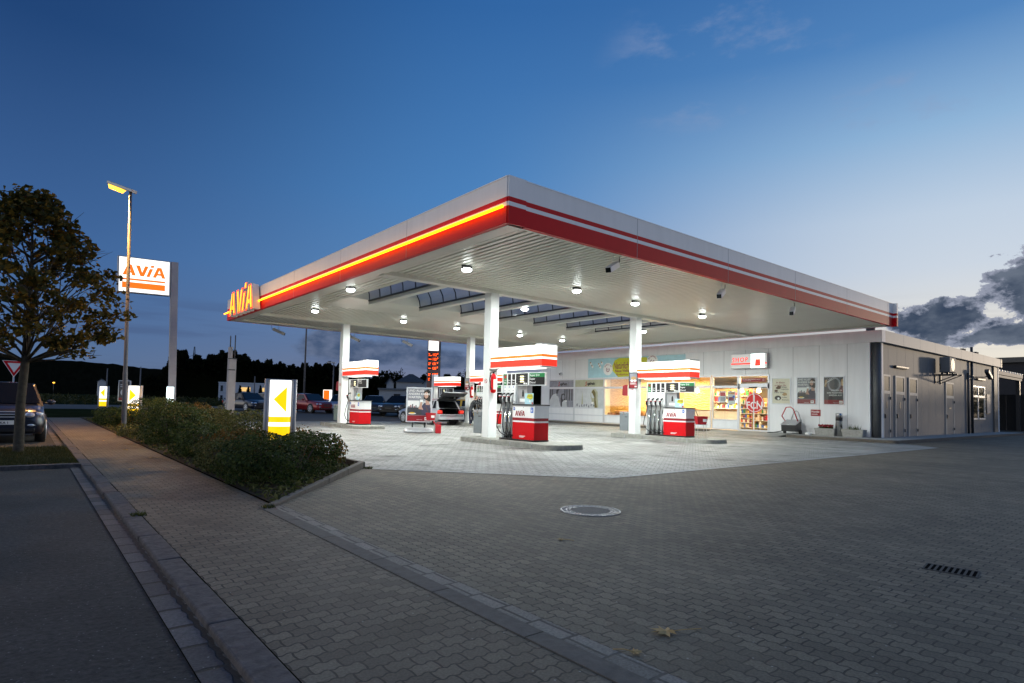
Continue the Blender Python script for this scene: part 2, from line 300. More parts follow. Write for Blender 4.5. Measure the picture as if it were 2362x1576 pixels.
# ------------------------------------------------------------------ mesh helpers
class MB:
    def __init__(s): s.v = []; s.f = []; s.m = []; s.sm = []
    def add(s, vs, fs, mi=0, smooth=False):
        o = len(s.v); s.v += [tuple(v) for v in vs]
        for f in fs: s.f.append(tuple(i+o for i in f)); s.m.append(mi); s.sm.append(smooth)
        return s
    def box(s, x0, x1, y0, y1, z0, z1, mi=0):
        return s.add([(x0,y0,z0),(x1,y0,z0),(x1,y1,z0),(x0,y1,z0),(x0,y0,z1),(x1,y0,z1),(x1,y1,z1),(x0,y1,z1)],
                     [(0,3,2,1),(4,5,6,7),(0,1,5,4),(1,2,6,5),(2,3,7,6),(3,0,4,7)], mi)
    def obox(s, mx, sx, sy, sz, mi=0):
        c = [mx@Vector((a*sx/2, b*sy/2, k*sz/2)) for k in (-1,1) for a,b in ((-1,-1),(1,-1),(1,1),(-1,1))]
        return s.add(c, [(0,3,2,1),(4,5,6,7),(0,1,5,4),(1,2,6,5),(2,3,7,6),(3,0,4,7)], mi)
    def quad(s, a, b, c, d, mi=0): return s.add([a,b,c,d], [(0,1,2,3)], mi)
    def poly(s, pts, mi=0): return s.add(pts, [tuple(range(len(pts)))], mi)
    def ring(s, c, ax, r, n, r2=None, ph=0):
        ax = Vector(ax).normalized(); a = ax.orthogonal().normalized(); b = ax.cross(a)
        return [Vector(c)+a*(math.cos(2*math.pi*i/n+ph)*r)+b*(math.sin(2*math.pi*i/n+ph)*(r2 or r)) for i in range(n)]
    def loft(s, rings, cap0=True, cap1=True, mi=0, smooth=True, closed=True):
        n = len(rings[0]); vs = [p for r in rings for p in r]; fs = []
        for i in range(len(rings)-1):
            for j in range(n if closed else n-1):
                k = (j+1) % n; fs.append((i*n+j, i*n+k, (i+1)*n+k, (i+1)*n+j))
        s.add(vs, fs, mi, smooth)
        o = len(s.v)-len(vs)
        if cap0: s.f.append(tuple(o+j for j in reversed(range(n)))); s.m.append(mi); s.sm.append(False)
        if cap1: s.f.append(tuple(o+(len(rings)-1)*n+j for j in range(n))); s.m.append(mi); s.sm.append(False)
        return s
    def cyl(s, p0, p1, r0_, r1_=None, n=16, mi=0):
        p0 = Vector(p0); p1 = Vector(p1); ax = p1-p0
        return s.loft([s.ring(p0, ax, r0_, n), s.ring(p1, ax, r0_ if r1_ is None else r1_, n)], mi=mi)
    def tube(s, pts, r, n=8, mi=0):
        pts = [Vector(p) for p in pts]; rings = []; a = None
        for i, p in enumerate(pts):
            t = (pts[min(i+1, len(pts)-1)]-pts[max(i-1, 0)]).normalized()
            if a is None: a = t.orthogonal().normalized()
            a = (a-t*a.dot(t)).normalized(); b = t.cross(a); rr = r[i] if isinstance(r, (list, tuple)) else r
            rings.append([p+a*(math.cos(2*math.pi*k/n)*rr)+b*(math.sin(2*math.pi*k/n)*rr) for k in range(n)])
        return s.loft(rings, mi=mi)
    def lathe(s, prof, c=(0,0,0), n=20, mi=0):
        c = Vector(c)
        return s.loft([[c+Vector((math.cos(2*math.pi*k/n)*r, math.sin(2*math.pi*k/n)*r, z)) for k in range(n)] for r, z in prof], mi=mi)
    def ball(s, c, rx, ry=None, rz=None, n=12, mi=0):
        ry = ry or rx; rz = rz or rx; c = Vector(c)
        return s.loft([[c+Vector((math.cos(2*math.pi*k/n)*rx*math.sin(t), math.sin(2*math.pi*k/n)*ry*math.sin(t), -rz*math.cos(t))) for k in range(n)]
                       for t in [math.pi*(i+.02)/(n/2+.04) for i in range(n//2+1)]], mi=mi)
    def prism(s, pts, y0, y1, mi=0):              # polygon in local x,z pushed from y0 (back) to y1 (front, smaller y)
        n = len(pts); a = sum(pts[i][0]*pts[(i+1)%n][1]-pts[(i+1)%n][0]*pts[i][1] for i in range(n))
        if a < 0: pts = pts[::-1]
        vs = [(p[0], y1, p[1]) for p in pts]+[(p[0], y0, p[1]) for p in pts]
        return s.add(vs, [tuple(range(n)), tuple(range(2*n-1, n-1, -1))]+[(i, i+n, (i+1)%n+n, (i+1)%n) for i in range(n)], mi)
    def rect(s, x0, x1, z0, z1, y, mi=0, t=.003): return s.box(x0, x1, y, y+t, z0, z1, mi)
    def disc(s, cx, cz, r, y, n=28, mi=0, t=.003, rz=None): return s.prism([(cx+math.cos(2*math.pi*i/n)*r, cz+math.sin(2*math.pi*i/n)*(rz or r)) for i in range(n)], y+t, y, mi)
    def text(s, body, size, x, z, y, mi=0, bold=.012, shear=0, align='LEFT', sx=1.0, spacing=1.0, mx=None):
        cu_ = bpy.data.curves.new('t', 'FONT'); cu_.body = body; cu_.size = size; cu_.offset = bold*size; cu_.shear = shear; cu_.align_x = align; cu_.space_character = spacing; cu_.resolution_u = 3
        o = bpy.data.objects.new('t', cu_); col.objects.link(o)
        dg = bpy.context.evaluated_depsgraph_get(); me = o.evaluated_get(dg).to_mesh()
        vs = [(x+v.co.x*sx, y, z+v.co.y) for v in me.vertices]
        if mx: vs = [mx@Vector(v) for v in vs]
        s.add(vs, [tuple(p.vertices) for p in me.polygons], mi)
        o.evaluated_get(dg).to_mesh_clear(); bpy.data.objects.remove(o); bpy.data.curves.remove(cu_)
        return s
    def build(s, name, mats, parent=None, bevel=0, loc=None, rotz=None):
        me = bpy.data.meshes.new(name); me.from_pydata(s.v, [], s.f)
        mats = mats if isinstance(mats, (list, tuple)) else [mats]
        for k in mats: me.materials.append(M[k] if isinstance(k, str) else k)
        me.polygons.foreach_set('material_index', s.m); me.polygons.foreach_set('use_smooth', s.sm); me.update()
        o = bpy.data.objects.new(name, me); col.objects.link(o)
        if parent: o.parent = parent
        if loc is not None: o.location = loc
        if rotz is not None: o.rotation_euler.z = rotz
        if bevel:
            bv = o.modifiers.new('bevel', 'BEVEL'); bv.width = bevel; bv.segments = 2; bv.limit_method = 'ANGLE'; bv.angle_limit = R(40)
        return o
def tag(o, label=None, cat=None, group=None, kind=None):
    for k, v in (('label', label), ('category', cat), ('group', group), ('kind', kind)):
        if v: o[k] = v
    return o
def T(name, label, cat, loc=(0,0,0), rotz=0, group=None):
    o = bpy.data.objects.new(name, None); o.empty_display_size = .2; col.objects.link(o); o.location = loc; o.rotation_euler.z = rotz
    return tag(o, label, cat, group)
KIDS = {}
def copy_tree(o, parent=None):
    c = o.copy(); col.objects.link(c); c.parent = parent
    if parent: c.matrix_parent_inverse = o.matrix_parent_inverse.copy()
    for ch in [x for x in bpy.data.objects if x.parent == o]: copy_tree(ch, c)
    return c
def dup(o, label, loc, rotz=None):
    c = copy_tree(o); c.location = loc
    if rotz is not None: c.rotation_euler.z = rotz
    c['label'] = label; return c
def S(name, mb, mats): return tag(mb.build(name, mats), kind='structure')
def area(name, parent, loc, size, power, color, rot=(0,0,0), spread=180, shape='DISK', sy=None):
    l = bpy.data.lights.new(name, 'AREA'); l.shape = shape; l.size = size; l.energy = power; l.color = color; l.spread = R(spread)
    if sy: l.size_y = sy
    o = bpy.data.objects.new(name, l); col.objects.link(o); o.parent = parent; o.location = loc; o.rotation_euler = rot
    return o
FRONT = -math.pi/2                          # turns a thing built facing local -Y to face world -X
# the brand letters: blocky, slanted, cut from polygons one unit tall
def avia(mb, x, z, h, y, mi=0, depth=.004, sx=1.0, inset=0):
    A = [[(0,0),(.30,0),(.60,.74),(.60,1),(.42,1)], [(.60,1),(.60,.74),(.82,0),(1.15,0),(.78,1)], [(.397,.24),(.749,.24),(.695,.42),(.470,.42)]]
    V = [[(0,1),(.36,1),(.56,.36),(.56,0),(.40,0)], [(.56,0),(.72,0),(1.12,1),(.80,1),(.56,.36)]]
    I = [[(0,0),(.30,0),(.60,.80),(.30,.80)], [(.35,.92),(.65,.92),(.73,1.14),(.43,1.14)]]
    for g, ox in ((A,0),(V,1.13),(I,2.05),(A,2.62)):
        for p in g:
          if inset: cx_ = sum(q[0] for q in p)/len(p); cz_ = sum(q[1] for q in p)/len(p); p = [(cx_+(a-cx_)*inset, cz_+(b-cz_)*(1-(1-inset)*.3)) for a, b in p]
          mb.prism([(x+(ox+a)*h*sx, z+b*h) for a, b in p], y+depth, y, mi)
    return mb                               # 3.77 h wide
# ------------------------------------------------------------------ ground
def sheet(name, pts, z, m): return S(name, MB().poly([(x, y, z) for x, y in pts]), m)
b = MB(); ys = (-60, 33, 45, 75, 1600); zs = (-.16, -.16, .14, .2, .2)
for i in range(4): b.quad((-900, ys[i], zs[i]), (1500, ys[i], zs[i]), (1500, ys[i+1], zs[i+1]), (-900, ys[i+1], zs[i+1]))
S('ground', b, 'land')
sheet('forecourt', [(2.36, -12), (70, -12), (70, 9.5), (70, 34), (5.15, 34), (5.15, 10.7), (2.36, 7.3)], 0, 'pave_dark')
sheet('canopy_paving', [(5.16, 10.35), (8.1, 7.15), (26.3, 7.15), (28.75, 9.4), (28.75, 33.5), (5.16, 33.5)], .004, 'pave_light')
b = MB()
for a, c in (((5.16,10.35),(8.1,7.15)), ((8.1,7.15),(26.3,7.15))):
    d = Vector((c[0]-a[0], c[1]-a[1], 0)).normalized(); n_ = Vector((-d.y, d.x, 0))*.035
    b.quad(*[(p[0]+s*n_.x, p[1]+s*n_.y, .008) for p, s in ((a,-1),(c,-1),(c,1),(a,1))])
S('paving_joint', b, 'seam')
sheet('pavement', [(1.05, -12), (2.21, -12), (2.21, 7.2), (2.40, 7.4), (2.40, 46), (1.05, 46)], 0, 'pave_walk')
b = MB()
for i in range(20): b.box(2.215, 2.355, -12+i*.97, -12+i*.97+.96, -.05, .006)
S('edging_strip', b, 'kerbstone')
sheet('paver_strip', [(2.36, -12), (2.49, -12), (2.49, 7.42), (2.36, 7.3)], .004, 'strip')
b = MB(); y = -12
while y < 46:
    l = random.uniform(.8, 1.1); j = random.uniform(-.006, .006); b.box(.875+j, 1.045+j, y, y+l-.012, -.2, .004+random.uniform(-.004, .004)); y += l
tag(b.build('kerb', M['granite'], bevel=.012), kind='structure')
b = MB(); b.box(-8, .87, 13.35, 13.5, -.2, .03)
tag(b.build('verge_kerb', M['granite'], bevel=.012), kind='structure')
sheet('road', [(-60, -12), (.705, -12), (.705, 13.35), (-60, 13.35)], -.045, 'asphalt')
sheet('gutter', [(.705, -12), (.874, -12), (.874, 13.35), (.705, 13.35)], -.035, 'gutter')
sheet('verge', [(-8, 13.5), (.87, 13.5), (.87, 18.2), (-8, 18.2)], -.0, 'turf')
sheet('parking_bay', [(-8, 18.2), (.70, 18.2), (.70, 46), (-8, 46)], -.06, 'asphalt')
sheet('bay_gutter', [(.70, 18.2), (.87, 18.2), (.87, 46), (.70, 46)], -.05, 'gutter')
b = MB()
for (ya, za), (yb, zb_) in (((34,.0),(45,.25)), ((45,.25),(60,.27))): b.quad((5.15, ya, za), (70, ya, za), (70, yb, zb_), (5.15, yb, zb_))
S('car_park', b, 'asphalt_far')
b = MB(); b.quad((1.05,46,0), (5.15,46,.02), (5.15,60,.27), (1.05,60,.27)); b.quad((-60,60,.26), (120,60,.26), (120,67,.28), (-60,67,.28)); S('street', b, 'asphalt_far')
# planting bed between pavement and forecourt
b = MB(); b.poly([(2.4, 7.45, .02), (5.05, 10.7, .02), (5.05, 40, .02), (2.4, 40, .02)]); S('planting_bed', b, 'soil')
b = MB()
p0, p1 = Vector((2.37, 7.32, 0)), Vector((5.1, 10.66, 0)); d = (p1-p0).normalized(); n_ = Vector((-d.y, d.x, 0))*.10; k = 4
for i in range(k):
    a = p0+(p1-p0)*(i/k)+d*.006; c = p0+(p1-p0)*((i+1)/k)-d*.006; h0, h1 = .03+.09*i/k, .03+.09*(i+1)/k
    vs = [a, c, c+n_, a+n_]; hs_ = [h0, h1, h1, h0]
    b.add([(p.x, p.y, -.05) for p in vs]+[(p.x, p.y, h) for p, h in zip(vs, hs_)], [(0,3,2,1),(4,5,6,7),(0,1,5,4),(1,2,6,5),(2,3,7,6),(3,0,4,7)])
for i in range(29): b.box(5.06, 5.16, 10.72+i, 11.71+i, -.05, .11)
tag(b.build('bed_kerb', M['kerbstone'], bevel=.012), kind='structure')
# raised pavement round the shop with its kerb and the ramp to the door
b = MB()
b.box(27.6, 50.6, 9.0, 10.62, -.05, .12); b.box(27.6, 29.9, 10.62, 13.4, -.05, .12); b.box(28.85, 29.9, 18.2, 33, -.05, .12)
b.add([(27.9,13.4,.0),(29.9,13.4,.12),(29.9,18.2,.12),(27.9,18.2,.0),(29.9,13.4,-.05),(29.9,18.2,-.05)], [(0,1,2,3)])
b.add([(27.6,13.4,.12),(28.7,13.4,.12),(28.7,13.9,.01),(27.6,13.9,.01)], [(0,1,2,3)])
S('shop_pavement', b, 'concrete')
b = MB()
for i in range(4): b.box(27.48, 27.6, 9.1+i*1.08, 10.17+i*1.08, -.05, .125)
for i in range(21): b.box(27.75+i*1.08, 28.82+i*1.08, 8.88, 9.0, -.05, .125)
b.cyl((27.72, 9.1, -.05), (27.72, 9.1, .124), .24, n=20)
for i in range(14): b.box(28.74, 28.85, 18.25+i*1.05, 19.29+i*1.05, -.05, .125)
tag(b.build('shop_kerb', M['kerbstone'], bevel=.012), kind='structure')

# ------------------------------------------------------------------ canopy
X0, X1, Y0, Y1, ZB, ZT, ZS = 7.55, 29.17, 9.52, 31.45, 5.02, 6.0, 5.10
can = T('canopy', 'big flat white filling station canopy with red stripes and ribbed ceiling on four square columns', 'canopy', (18.4, 20.5, 0))
OFF = (-18.4, -20.5, 0)
def cpart(name, mb, m, bevel=0, parent=can): return mb.build(name, m, parent, bevel, loc=OFF if parent is can else None)
H = ZT-ZB; bands = [(.57, 1, 0), (.465, .57, 1), (.375, .465, 0), (0, .375, 1)]
def fascia(a, c, ax, seams, bump_end=None):
    mb = MB()
    for lo, hi, mi in bands: mb.box(*a[:1], a[1], c[0], c[1], ZB+H*lo, ZB+H*hi, mi)
    mb.box(a[0]-.01, a[1]+.01, c[0]-.01, c[1]+.01, ZT, ZT+.025, 2)
    for t in seams:
        if ax == 'y': mb.box(a[0]-.002, a[0]+.002, t-.006, t+.006, ZB, ZT, 3)
        else: mb.box(t-.006, t+.006, c[0]-.002, c[0]+.002, ZB, ZT, 3)
    return cpart('fascia', mb, ['white_paint', 'red_paint', 'alu', 'seam'])
fascia((X0, X0+.12), (Y0+.02, Y1), 'y', [Y0+4.2, Y0+8.4, Y0+12.6, Y0+16.8, Y0+19.6])
fascia((X0+.5, X1), (Y0, Y0+.12), 'x', [X0+4.2*i for i in range(1, 6)])
fascia((X1-.12, X1), (Y0+.121, Y1), 'y', []); fascia((X0+.121, X1-.121), (Y1-.12, Y1), 'x', [])
mb = MB()                                                            # corner cover standing a little proud
for lo, hi, mi in [(.575, 1.03, 0), (.47, .575, 1), (.38, .47, 0), (-.002, .38, 1)]: mb.box(X0+.02, X0+.5, Y0-.02, Y0+.019, ZB+H*lo, ZB+H*hi, mi)
cpart('corner_cover', mb, ['white_paint', 'red_paint'])
mb = MB()                                                            # end cover at the far corner of the right hand side
for lo, hi, mi in [(.57, 1.02, 0), (.465, .57, 1), (.375, .465, 0), (-.01, .375, 1)]: mb.box(X1+.002, X1+.14, Y0-.14, Y0+.1, ZB+H*lo, ZB+H*hi, mi)
cpart('end_cover', mb, ['white_paint', 'red_paint'])
mb = MB(); mb.box(X0+.121, X0+.5, Y0+.121, Y1-.121, ZB-.004, ZB+.12); mb.box(X0+.5, X1-.121, Y0+.121, Y0+.2, ZB+.01, ZB+.12)
mb.box(X0+.5, X1-.121, Y1-.62, Y1-.121, ZB-.004, ZB+.12); mb.box(X1-.4, X1-.121, Y0+.2, Y1-.62, ZB-.004, ZB+.12)
cpart('edge_trim', mb, 'soffit')
HX0, HX1, HY0, HY1 = 9.2, 23.5, 16.3, 23.5
def ribs(mb, xa, xb, ya, yb):
    x = xa; P_ = .2
    while x < xb-1e-6:
        e = min(x+P_, xb); f = (e-x)/P_
        px_ = [x, x+.125*f, x+.135*f, x+.19*f, e]; pz = [ZS, ZS, ZS+.065, ZS+.065, ZS]
        for i in range(4): mb.quad((px_[i], ya, pz[i]), (px_[i], yb, pz[i]), (px_[i+1], yb, pz[i+1]), (px_[i+1], ya, pz[i+1]))
        x = e
mb = MB(); ribs(mb, X0+.5, X1-.4, Y0+.2, HY0); ribs(mb, X0+.5, HX0, HY0, HY1); ribs(mb, HX1, X1-.4, HY0, HY1); ribs(mb, X0+.5, X1-.4, HY1, Y1-.62)
cpart('ceiling', mb, 'soffit')
mb = MB(); mb.box(X0+.12, X1-.12, Y0+.12, HY0, 5.8, 5.86); mb.box(X0+.12, X1-.12, HY1, Y1-.12, 5.8, 5.86); mb.box(X0+.12, HX0-.02, HY0, HY1, 5.8, 5.86); mb.box(HX1+.02, X1-.12, HY0, HY1, 5.8, 5.86)
cpart('roof', mb, 'alu')
CX = (11.93, 19.5); CY = (15.79, 27.67); CW = .35
for yb in CY:
    mb = MB(); mb.box(X0+.45, X1-.3, yb+.02, yb+.33, 4.985, 5.4); cpart('beam', mb, 'soffit', .006)
colm = {}
for i, xc in enumerate(CX):
    for j, yc in enumerate(CY):
        mb = MB(); mb.box(xc, xc+CW, yc, yc+CW, .1, 4.984); c_ = cpart('column', mb, 'white_metal', .012); colm[i, j] = c_
        mb = MB(); mb.disc(0, 0, .075, 0, mi=0); mb.disc(0, 0, .055, -.003, mi=1); mb.obox(Matrix.Rotation(R(45), 4, 'Y')@Matrix.Translation((0, -.006, 0)), .11, .004, .016, 0); mb.rect(-.03, .03, -.008, .008, -.005, 2)
        o = mb.build('no_smoking_sticker', ['red_plastic', 'white_paint', 'black'], c_); o.location = (xc-.004, yc+.18, 2.02); o.rotation_euler.z = FRONT
# skylights: bars along Y with glazed barrel vaults between them
bars = [9.2, 10.55, 12.85, 14.95, 17.1, 19.25, 21.5, 23.5]; VE = 21.8
mb = MB()
for x in bars[1:-1]: mb.box(x-.13, x+.13, HY0-.3, VE+.05, 5.07, 5.21)
cpart('skylight_bar', mb, 'soffit', .01)
mb = MB()
prof = [(HY1, ZS), (HY1-.35, ZS+.02), (HY1-.9, ZS+.08), (VE+.25, ZS+.2), (VE+.02, ZS+.5), (VE, 6.25)]
for i in range(len(prof)-1): mb.quad((HX0, prof[i][0], prof[i][1]), (HX1, prof[i][0], prof[i][1]), (HX1, prof[i+1][0], prof[i+1][1]), (HX0, prof[i+1][0], prof[i+1][1]))
for x in (HX0, HX1): mb.box(x-.02, x+.02, HY0, HY1, ZS, 5.8)
mb.box(HX0, HX1, HY0-.02, HY0, ZS, 5.8)
cpart('cove', mb, 'soffit')
for i in range(len(bars)-1):
    xa, xb = bars[i]+(.13 if i else 0), bars[i+1]-(.13 if i < len(bars)-2 else 0); n_ = 10
    arc = [(xa+(xb-xa)*(.5-.5*math.cos(math.pi*k/n_)), 5.21+.95*math.sin(math.pi*k/n_)) for k in range(n_+1)]
    mb = MB()
    for k in range(n_): mb.quad((arc[k][0], HY0, arc[k][1]), (arc[k][0], VE, arc[k][1]), (arc[k+1][0], VE, arc[k+1][1]), (arc[k+1][0], HY0, arc[k+1][1]))
    pane = cpart('skylight', mb, 'skylight')
    mb = MB()
    for q in range(7): mb.tube([(a, HY0+.05+q*(VE-HY0-.1)/6, z-.02) for a, z in arc], .028, 5)
    mb.box(xa, xa+.04, HY0, VE, 5.19, 5.25); mb.box(xb-.04, xb, HY0, VE, 5.19, 5.25)
    mb.build('glazing_rib', M['dark_metal'], pane)
# neon line along the left fascia, stub beyond the letters
mb = MB(); mb.tube([(X0-.10, Y0+.03, ZB+.335), (X0-.10, 26.5, ZB+.335)], .034, 8); mb.tube([(X0-.10, 29.9, ZB+.335), (X0-.10, 31.55, ZB+.335)], .034, 8)
cpart('neon_tube', mb, 'neon')
mb = MB(); mb.tube([(X1+.15, Y0+.02, ZB+.33), (X1+.5, Y0+.02, ZB+.33)], .02, 8); cpart('neon_stub', mb, 'neon')
lt = T('illuminated_letters', 'glowing orange block letters standing proud of the far left corner of the canopy edge', 'letters', (X0-.02, 29.65, 5.0), FRONT)
mb = MB(); avia(mb, 0, 0, 1.08, -.34, 0, .30, .92); mb.build('letter_case', 'white_metal', lt)
mb = MB(); avia(mb, 0, 0, 1.08, -.346, 0, .004, .92); mb.build('letter_face', 'lit_letter', lt)
mb = MB(); avia(mb, 0, 0, 1.08, -.352, 0, .003, .92, .55); mb.build('letter_tube', 'lit_amber', lt)
# floodlights under the ceiling
LP = [(9.4,13.6,'nearest to the outer corner, in the front row'), (13.75,13.6,'second in the front row, right of the middle beam'), (16.95,13.8,'above the second column, in the front row'), (21.2,13.8,'far right end of the front row'),
      (8.36,18.93,'beside the left edge between the two beams'), (15.2,17.9,'hanging among the skylights'), (23.65,18.7,'right of the skylights, half behind the second column'),
      (9.36,24.7,'left end of the back row'), (13.57,24.7,'second from the left in the back row'), (16.66,24.85,'third from the left in the back row'), (20.75,24.8,'fourth from the left in the back row'), (23.95,24.8,'right end of the back row')]
fl = None
for x, y, d in LP:
    zc = ZS if not (HX0 < x < HX1 and HY0 < y < HY1) else 5.14
    lab = 'bright round ceiling floodlight, '+d
    if fl is None:
        fl = T('ceiling_floodlight', lab, 'light', (x, y, zc), 0, 'floodlights under the canopy ceiling')
        mb = MB(); mb.box(-.16, .16, -.03, .03, -.015, 0); mb.box(-.16, -.14, -.03, .03, -.11, 0); mb.box(.14, .16, -.03, .03, -.11, 0); mb.build('bracket', 'dark_metal', fl)
        mb = MB(); mb.lathe([(.06, -.02), (.10, -.035), (.125, -.065), (.135, -.088)], n=20); mb.build('housing', 'grey_metal', fl)
        mb = MB(); mb.lathe([(.135, -.09), (.14, -.12), (.12, -.15), (.07, -.17), (.01, -.178)], n=20); mb.build('lens', 'lamp_lens', fl)
        area('lamp_light', fl, (0, 0, -.20), .3, 265, (.93, 1, .96))
        first = fl
    else:
        o = dup(first, lab, (x, y, zc))
# cameras hanging from the canopy edge
def cctv(label, loc, rz, pale=False, group='surveillance cameras under the canopy edge'):
    t = T('surveillance_camera', label, 'camera', loc, rz, group)
    mb = MB(); mb.cyl((0,0,0), (0,0,-.28), .012, n=8); mb.box(-.04, .04, -.04, .04, -.01, 0); mb.build('bracket', 'white_metal' if pale else 'grey_metal', t)
    mb = MB(); mb.obox(Matrix.Translation((0, 0, -.34))@Matrix.Rotation(R(24), 4, 'X'), .16, .62, .15); mb.build('housing', 'white_metal' if pale else 'grey_metal', t, .02)
    mb = MB(); mb.obox(Matrix.Translation((0, -.285, -.47))@Matrix.Rotation(R(24), 4, 'X'), .13, .03, .12); mb.build('window', 'pane_dark', t)
    mb = MB(); mb.tube([(0, .16, -.27), (0, .30, -.20), (.03, .33, -.26), (.04, .36, -.12), (.04, .38, 0)], .01, 6); mb.build('cable', 'rubber', t)
    return t
for x, d in ((11.2, 'hanging nearest to the front corner of the right canopy edge'), (16.1, 'hanging halfway along the right canopy edge'), (20.6, 'hanging farthest along the right canopy edge')):
    cctv('pale tube camera '+d, (x, Y0+.32, ZS-.02), R(-70), True)
for x, d in ((9.9, 'nearest the illuminated letters'), (14.0, 'right of the far left column'), (17.3, 'left of the price pylon')):
    cctv('dark tube camera under the back canopy edge, '+d, (x, Y1-.5, ZB-.01), R(60))
# ------------------------------------------------------------------ shop building
GX, GY = 29.62, 10.2
shop = T('shop_building', 'long low flat roofed shop of pale metal panels with glazed front behind the pumps', 'shop', (GX, GY, 0)); SO = (-GX, -GY, 0)
def sp(name, mb, m, bevel=0, parent=shop): return mb.build(name, m, parent, bevel, loc=SO if parent is shop else None)
mb = MB(); mb.box(GX, GX+.2, 10.62, 15.33, .12, 3.1); mb.box(GX, GX+.2, 10.62, 32.75, 3.1, 4.42); mb.box(GX, GX+.2, 31.95, 32.75, .12, 3.1)
for y in [11.58, 12.84, 14.11]: mb.box(GX-.002, GX+.001, y-.008, y+.008, .12, 3.1, 1)
for i in range(17): mb.box(GX-.002, GX+.001, 11.58+i*1.265-.008, 11.58+i*1.265+.008, 3.1, 4.42, 1)
mb.box(GX-.002, GX+.001, 10.62, 15.33, .12, .14, 1)
sp('front_wall', mb, ['panel', 'seam'])
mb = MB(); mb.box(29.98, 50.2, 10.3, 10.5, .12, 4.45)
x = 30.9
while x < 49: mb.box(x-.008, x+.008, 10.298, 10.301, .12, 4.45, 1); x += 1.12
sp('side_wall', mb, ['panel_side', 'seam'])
mb = MB(); mb.box(GX-.1, GX+.3, 10.08, 33, 4.42, 4.95, 3); mb.box(GX+.301, 50.5, 10.08, 10.4, 4.42, 4.95)
for i in range(1, 10): mb.box(GX+.3+i*2.3-.006, GX+.3+i*2.3+.006, 10.078, 10.081, 4.42, 4.95, 1)
mb.box(50.35, 50.5, 10.06, 10.08, 4.40, 4.96, 2)
sp('fascia', mb, ['fascia_metal', 'seam', 'dark_metal', 'panel'])
mb = MB(); mb.box(GX, 50.3, 10.4, 33, 4.6, 4.7); mb.box(49.9, 50.3, 10.5, 33, .1, 4.6); mb.box(GX+.2, 50, 32.75, 33, .1, 4.6); sp('roof', mb, 'alu')
mb = MB(); mb.lathe([(.17, .12), (.17, 4.42)], (GX+.2, 10.42, 0), 20); mb.box(GX+.25, GX+.42, 10.22, 10.5, .12, 4.42, 1); sp('corner_post', mb, ['post_dark', 'panel'])
mb = MB(); mb.box(49.2, 50.1, 10.22, 10.3, .12, 4.42); mb.box(50.1, 50.3, 10.2, 10.4, .12, 4.42, 1); sp('corner_post', mb, ['post_dark', 'panel'])
# interior shell
mb = MB(); mb.box(GX+.2, 39, 10.6, 32.7, .06, .12); sp('floor', mb, pm('shop_floor', (.5, .42, .33), .3, var=.1))
mb = MB(); mb.box(GX+.2, 39, 10.6, 32.7, 3.2, 3.25); sp('shop_ceiling', mb, 'white_paint')
mb = MB(); mb.box(38.9, 39, 10.6, 32.7, .12, 3.2); mb.box(GX+.2, 38.9, 14.9, 15.0, .12, 3.2); mb.box(GX+.2, 38.9, 29.2, 29.3, .12, 3.2); sp('inner_wall', mb, 'cream')
stone, nt_, bs_ = mat('stone_wall'); n1 = nt_.nodes.new('ShaderNodeTexVoronoi'); n1.inputs['Scale'].default_value = 5.5; mp_ = nt_.nodes.new('ShaderNodeMapping'); mp_.inputs['Scale'].default_value = (1, .8, 2.4); t_ = nt_.nodes.new('ShaderNodeTexCoord')
nt_.links.new(t_.outputs['Object'], mp_.inputs[0]); nt_.links.new(mp_.outputs[0], n1.inputs['Vector']); b1 = nt_.nodes.new('ShaderNodeBump'); b1.inputs['Strength'].default_value = 1; b1.inputs['Distance'].default_value = .08
nt_.links.new(n1.outputs['Distance'], b1.inputs['Height']); nt_.links.new(b1.outputs[0], bs_.inputs['Normal']); bs_.inputs['Base Color'].default_value = (.60, .39, .15, 1); bs_.inputs['Roughness'].default_value = .9
mb = MB(); mb.box(33.2, 33.4, 21.0, 29.2, .12, 3.2); sp('stone_wall', mb, stone)
# glazing: six windows and the sliding door, each with its panes
def window(ya, yb, rows, solid=None, panes='glass', lower=()):
    mb = MB(); t = .055
    mb.box(GX-.02, GX+.1, ya, ya+t, .14, 3.09); mb.box(GX-.02, GX+.1, yb-t, yb, .14, 3.09)
    for z0, z1 in rows: mb.box(GX-.02, GX+.1, ya+t, yb-t, z0, z1)
    for z0, z1 in lower: mb.box(GX-.005, GX+.06, ya+t, yb-t, z0, z1, 1)
    w_ = sp('window', mb, ['alu', 'panel'])
    edges = sorted(rows); ps = []
    for (a0, a1), (b0, b1_) in zip(edges[:-1], edges[1:]):
        if any(abs(l0-a1) < .02 for l0, l1 in lower): continue
        q = MB(); q.quad((GX+.03, ya+t, a1), (GX+.03, yb-t, a1), (GX+.03, yb-t, b0), (GX+.03, ya+t, b0)); ps.append(q.build('pane', M[panes] if isinstance(panes, str) else panes, w_))
    return w_, ps
std = [(.14, .2), (.6, .69), (2.39, 2.52), (3.0, 3.09)]
W1, P1 = window(29.36, 31.94, [(.14, .2), (.58, .65), (1.04, 1.12), (2.39, 2.52), (3.0, 3.09)], lower=[(.2, .58), (.65, 1.04)], panes='pane_dark')
W2, P2 = window(26.62, 29.34, [(.14, .2), (.58, .65), (1.04, 1.12), (2.39, 2.52), (3.0, 3.09)], lower=[(.2, .58), (.65, 1.04)], panes='photo_olive')
for ya, yb in ((23.88, 26.6), (21.22, 23.86), (18.68, 21.2)): window(ya, yb, std, lower=[(.2, .6)])
W6, P6 = window(17.05, 18.6, std, lower=[(.2, .6)])
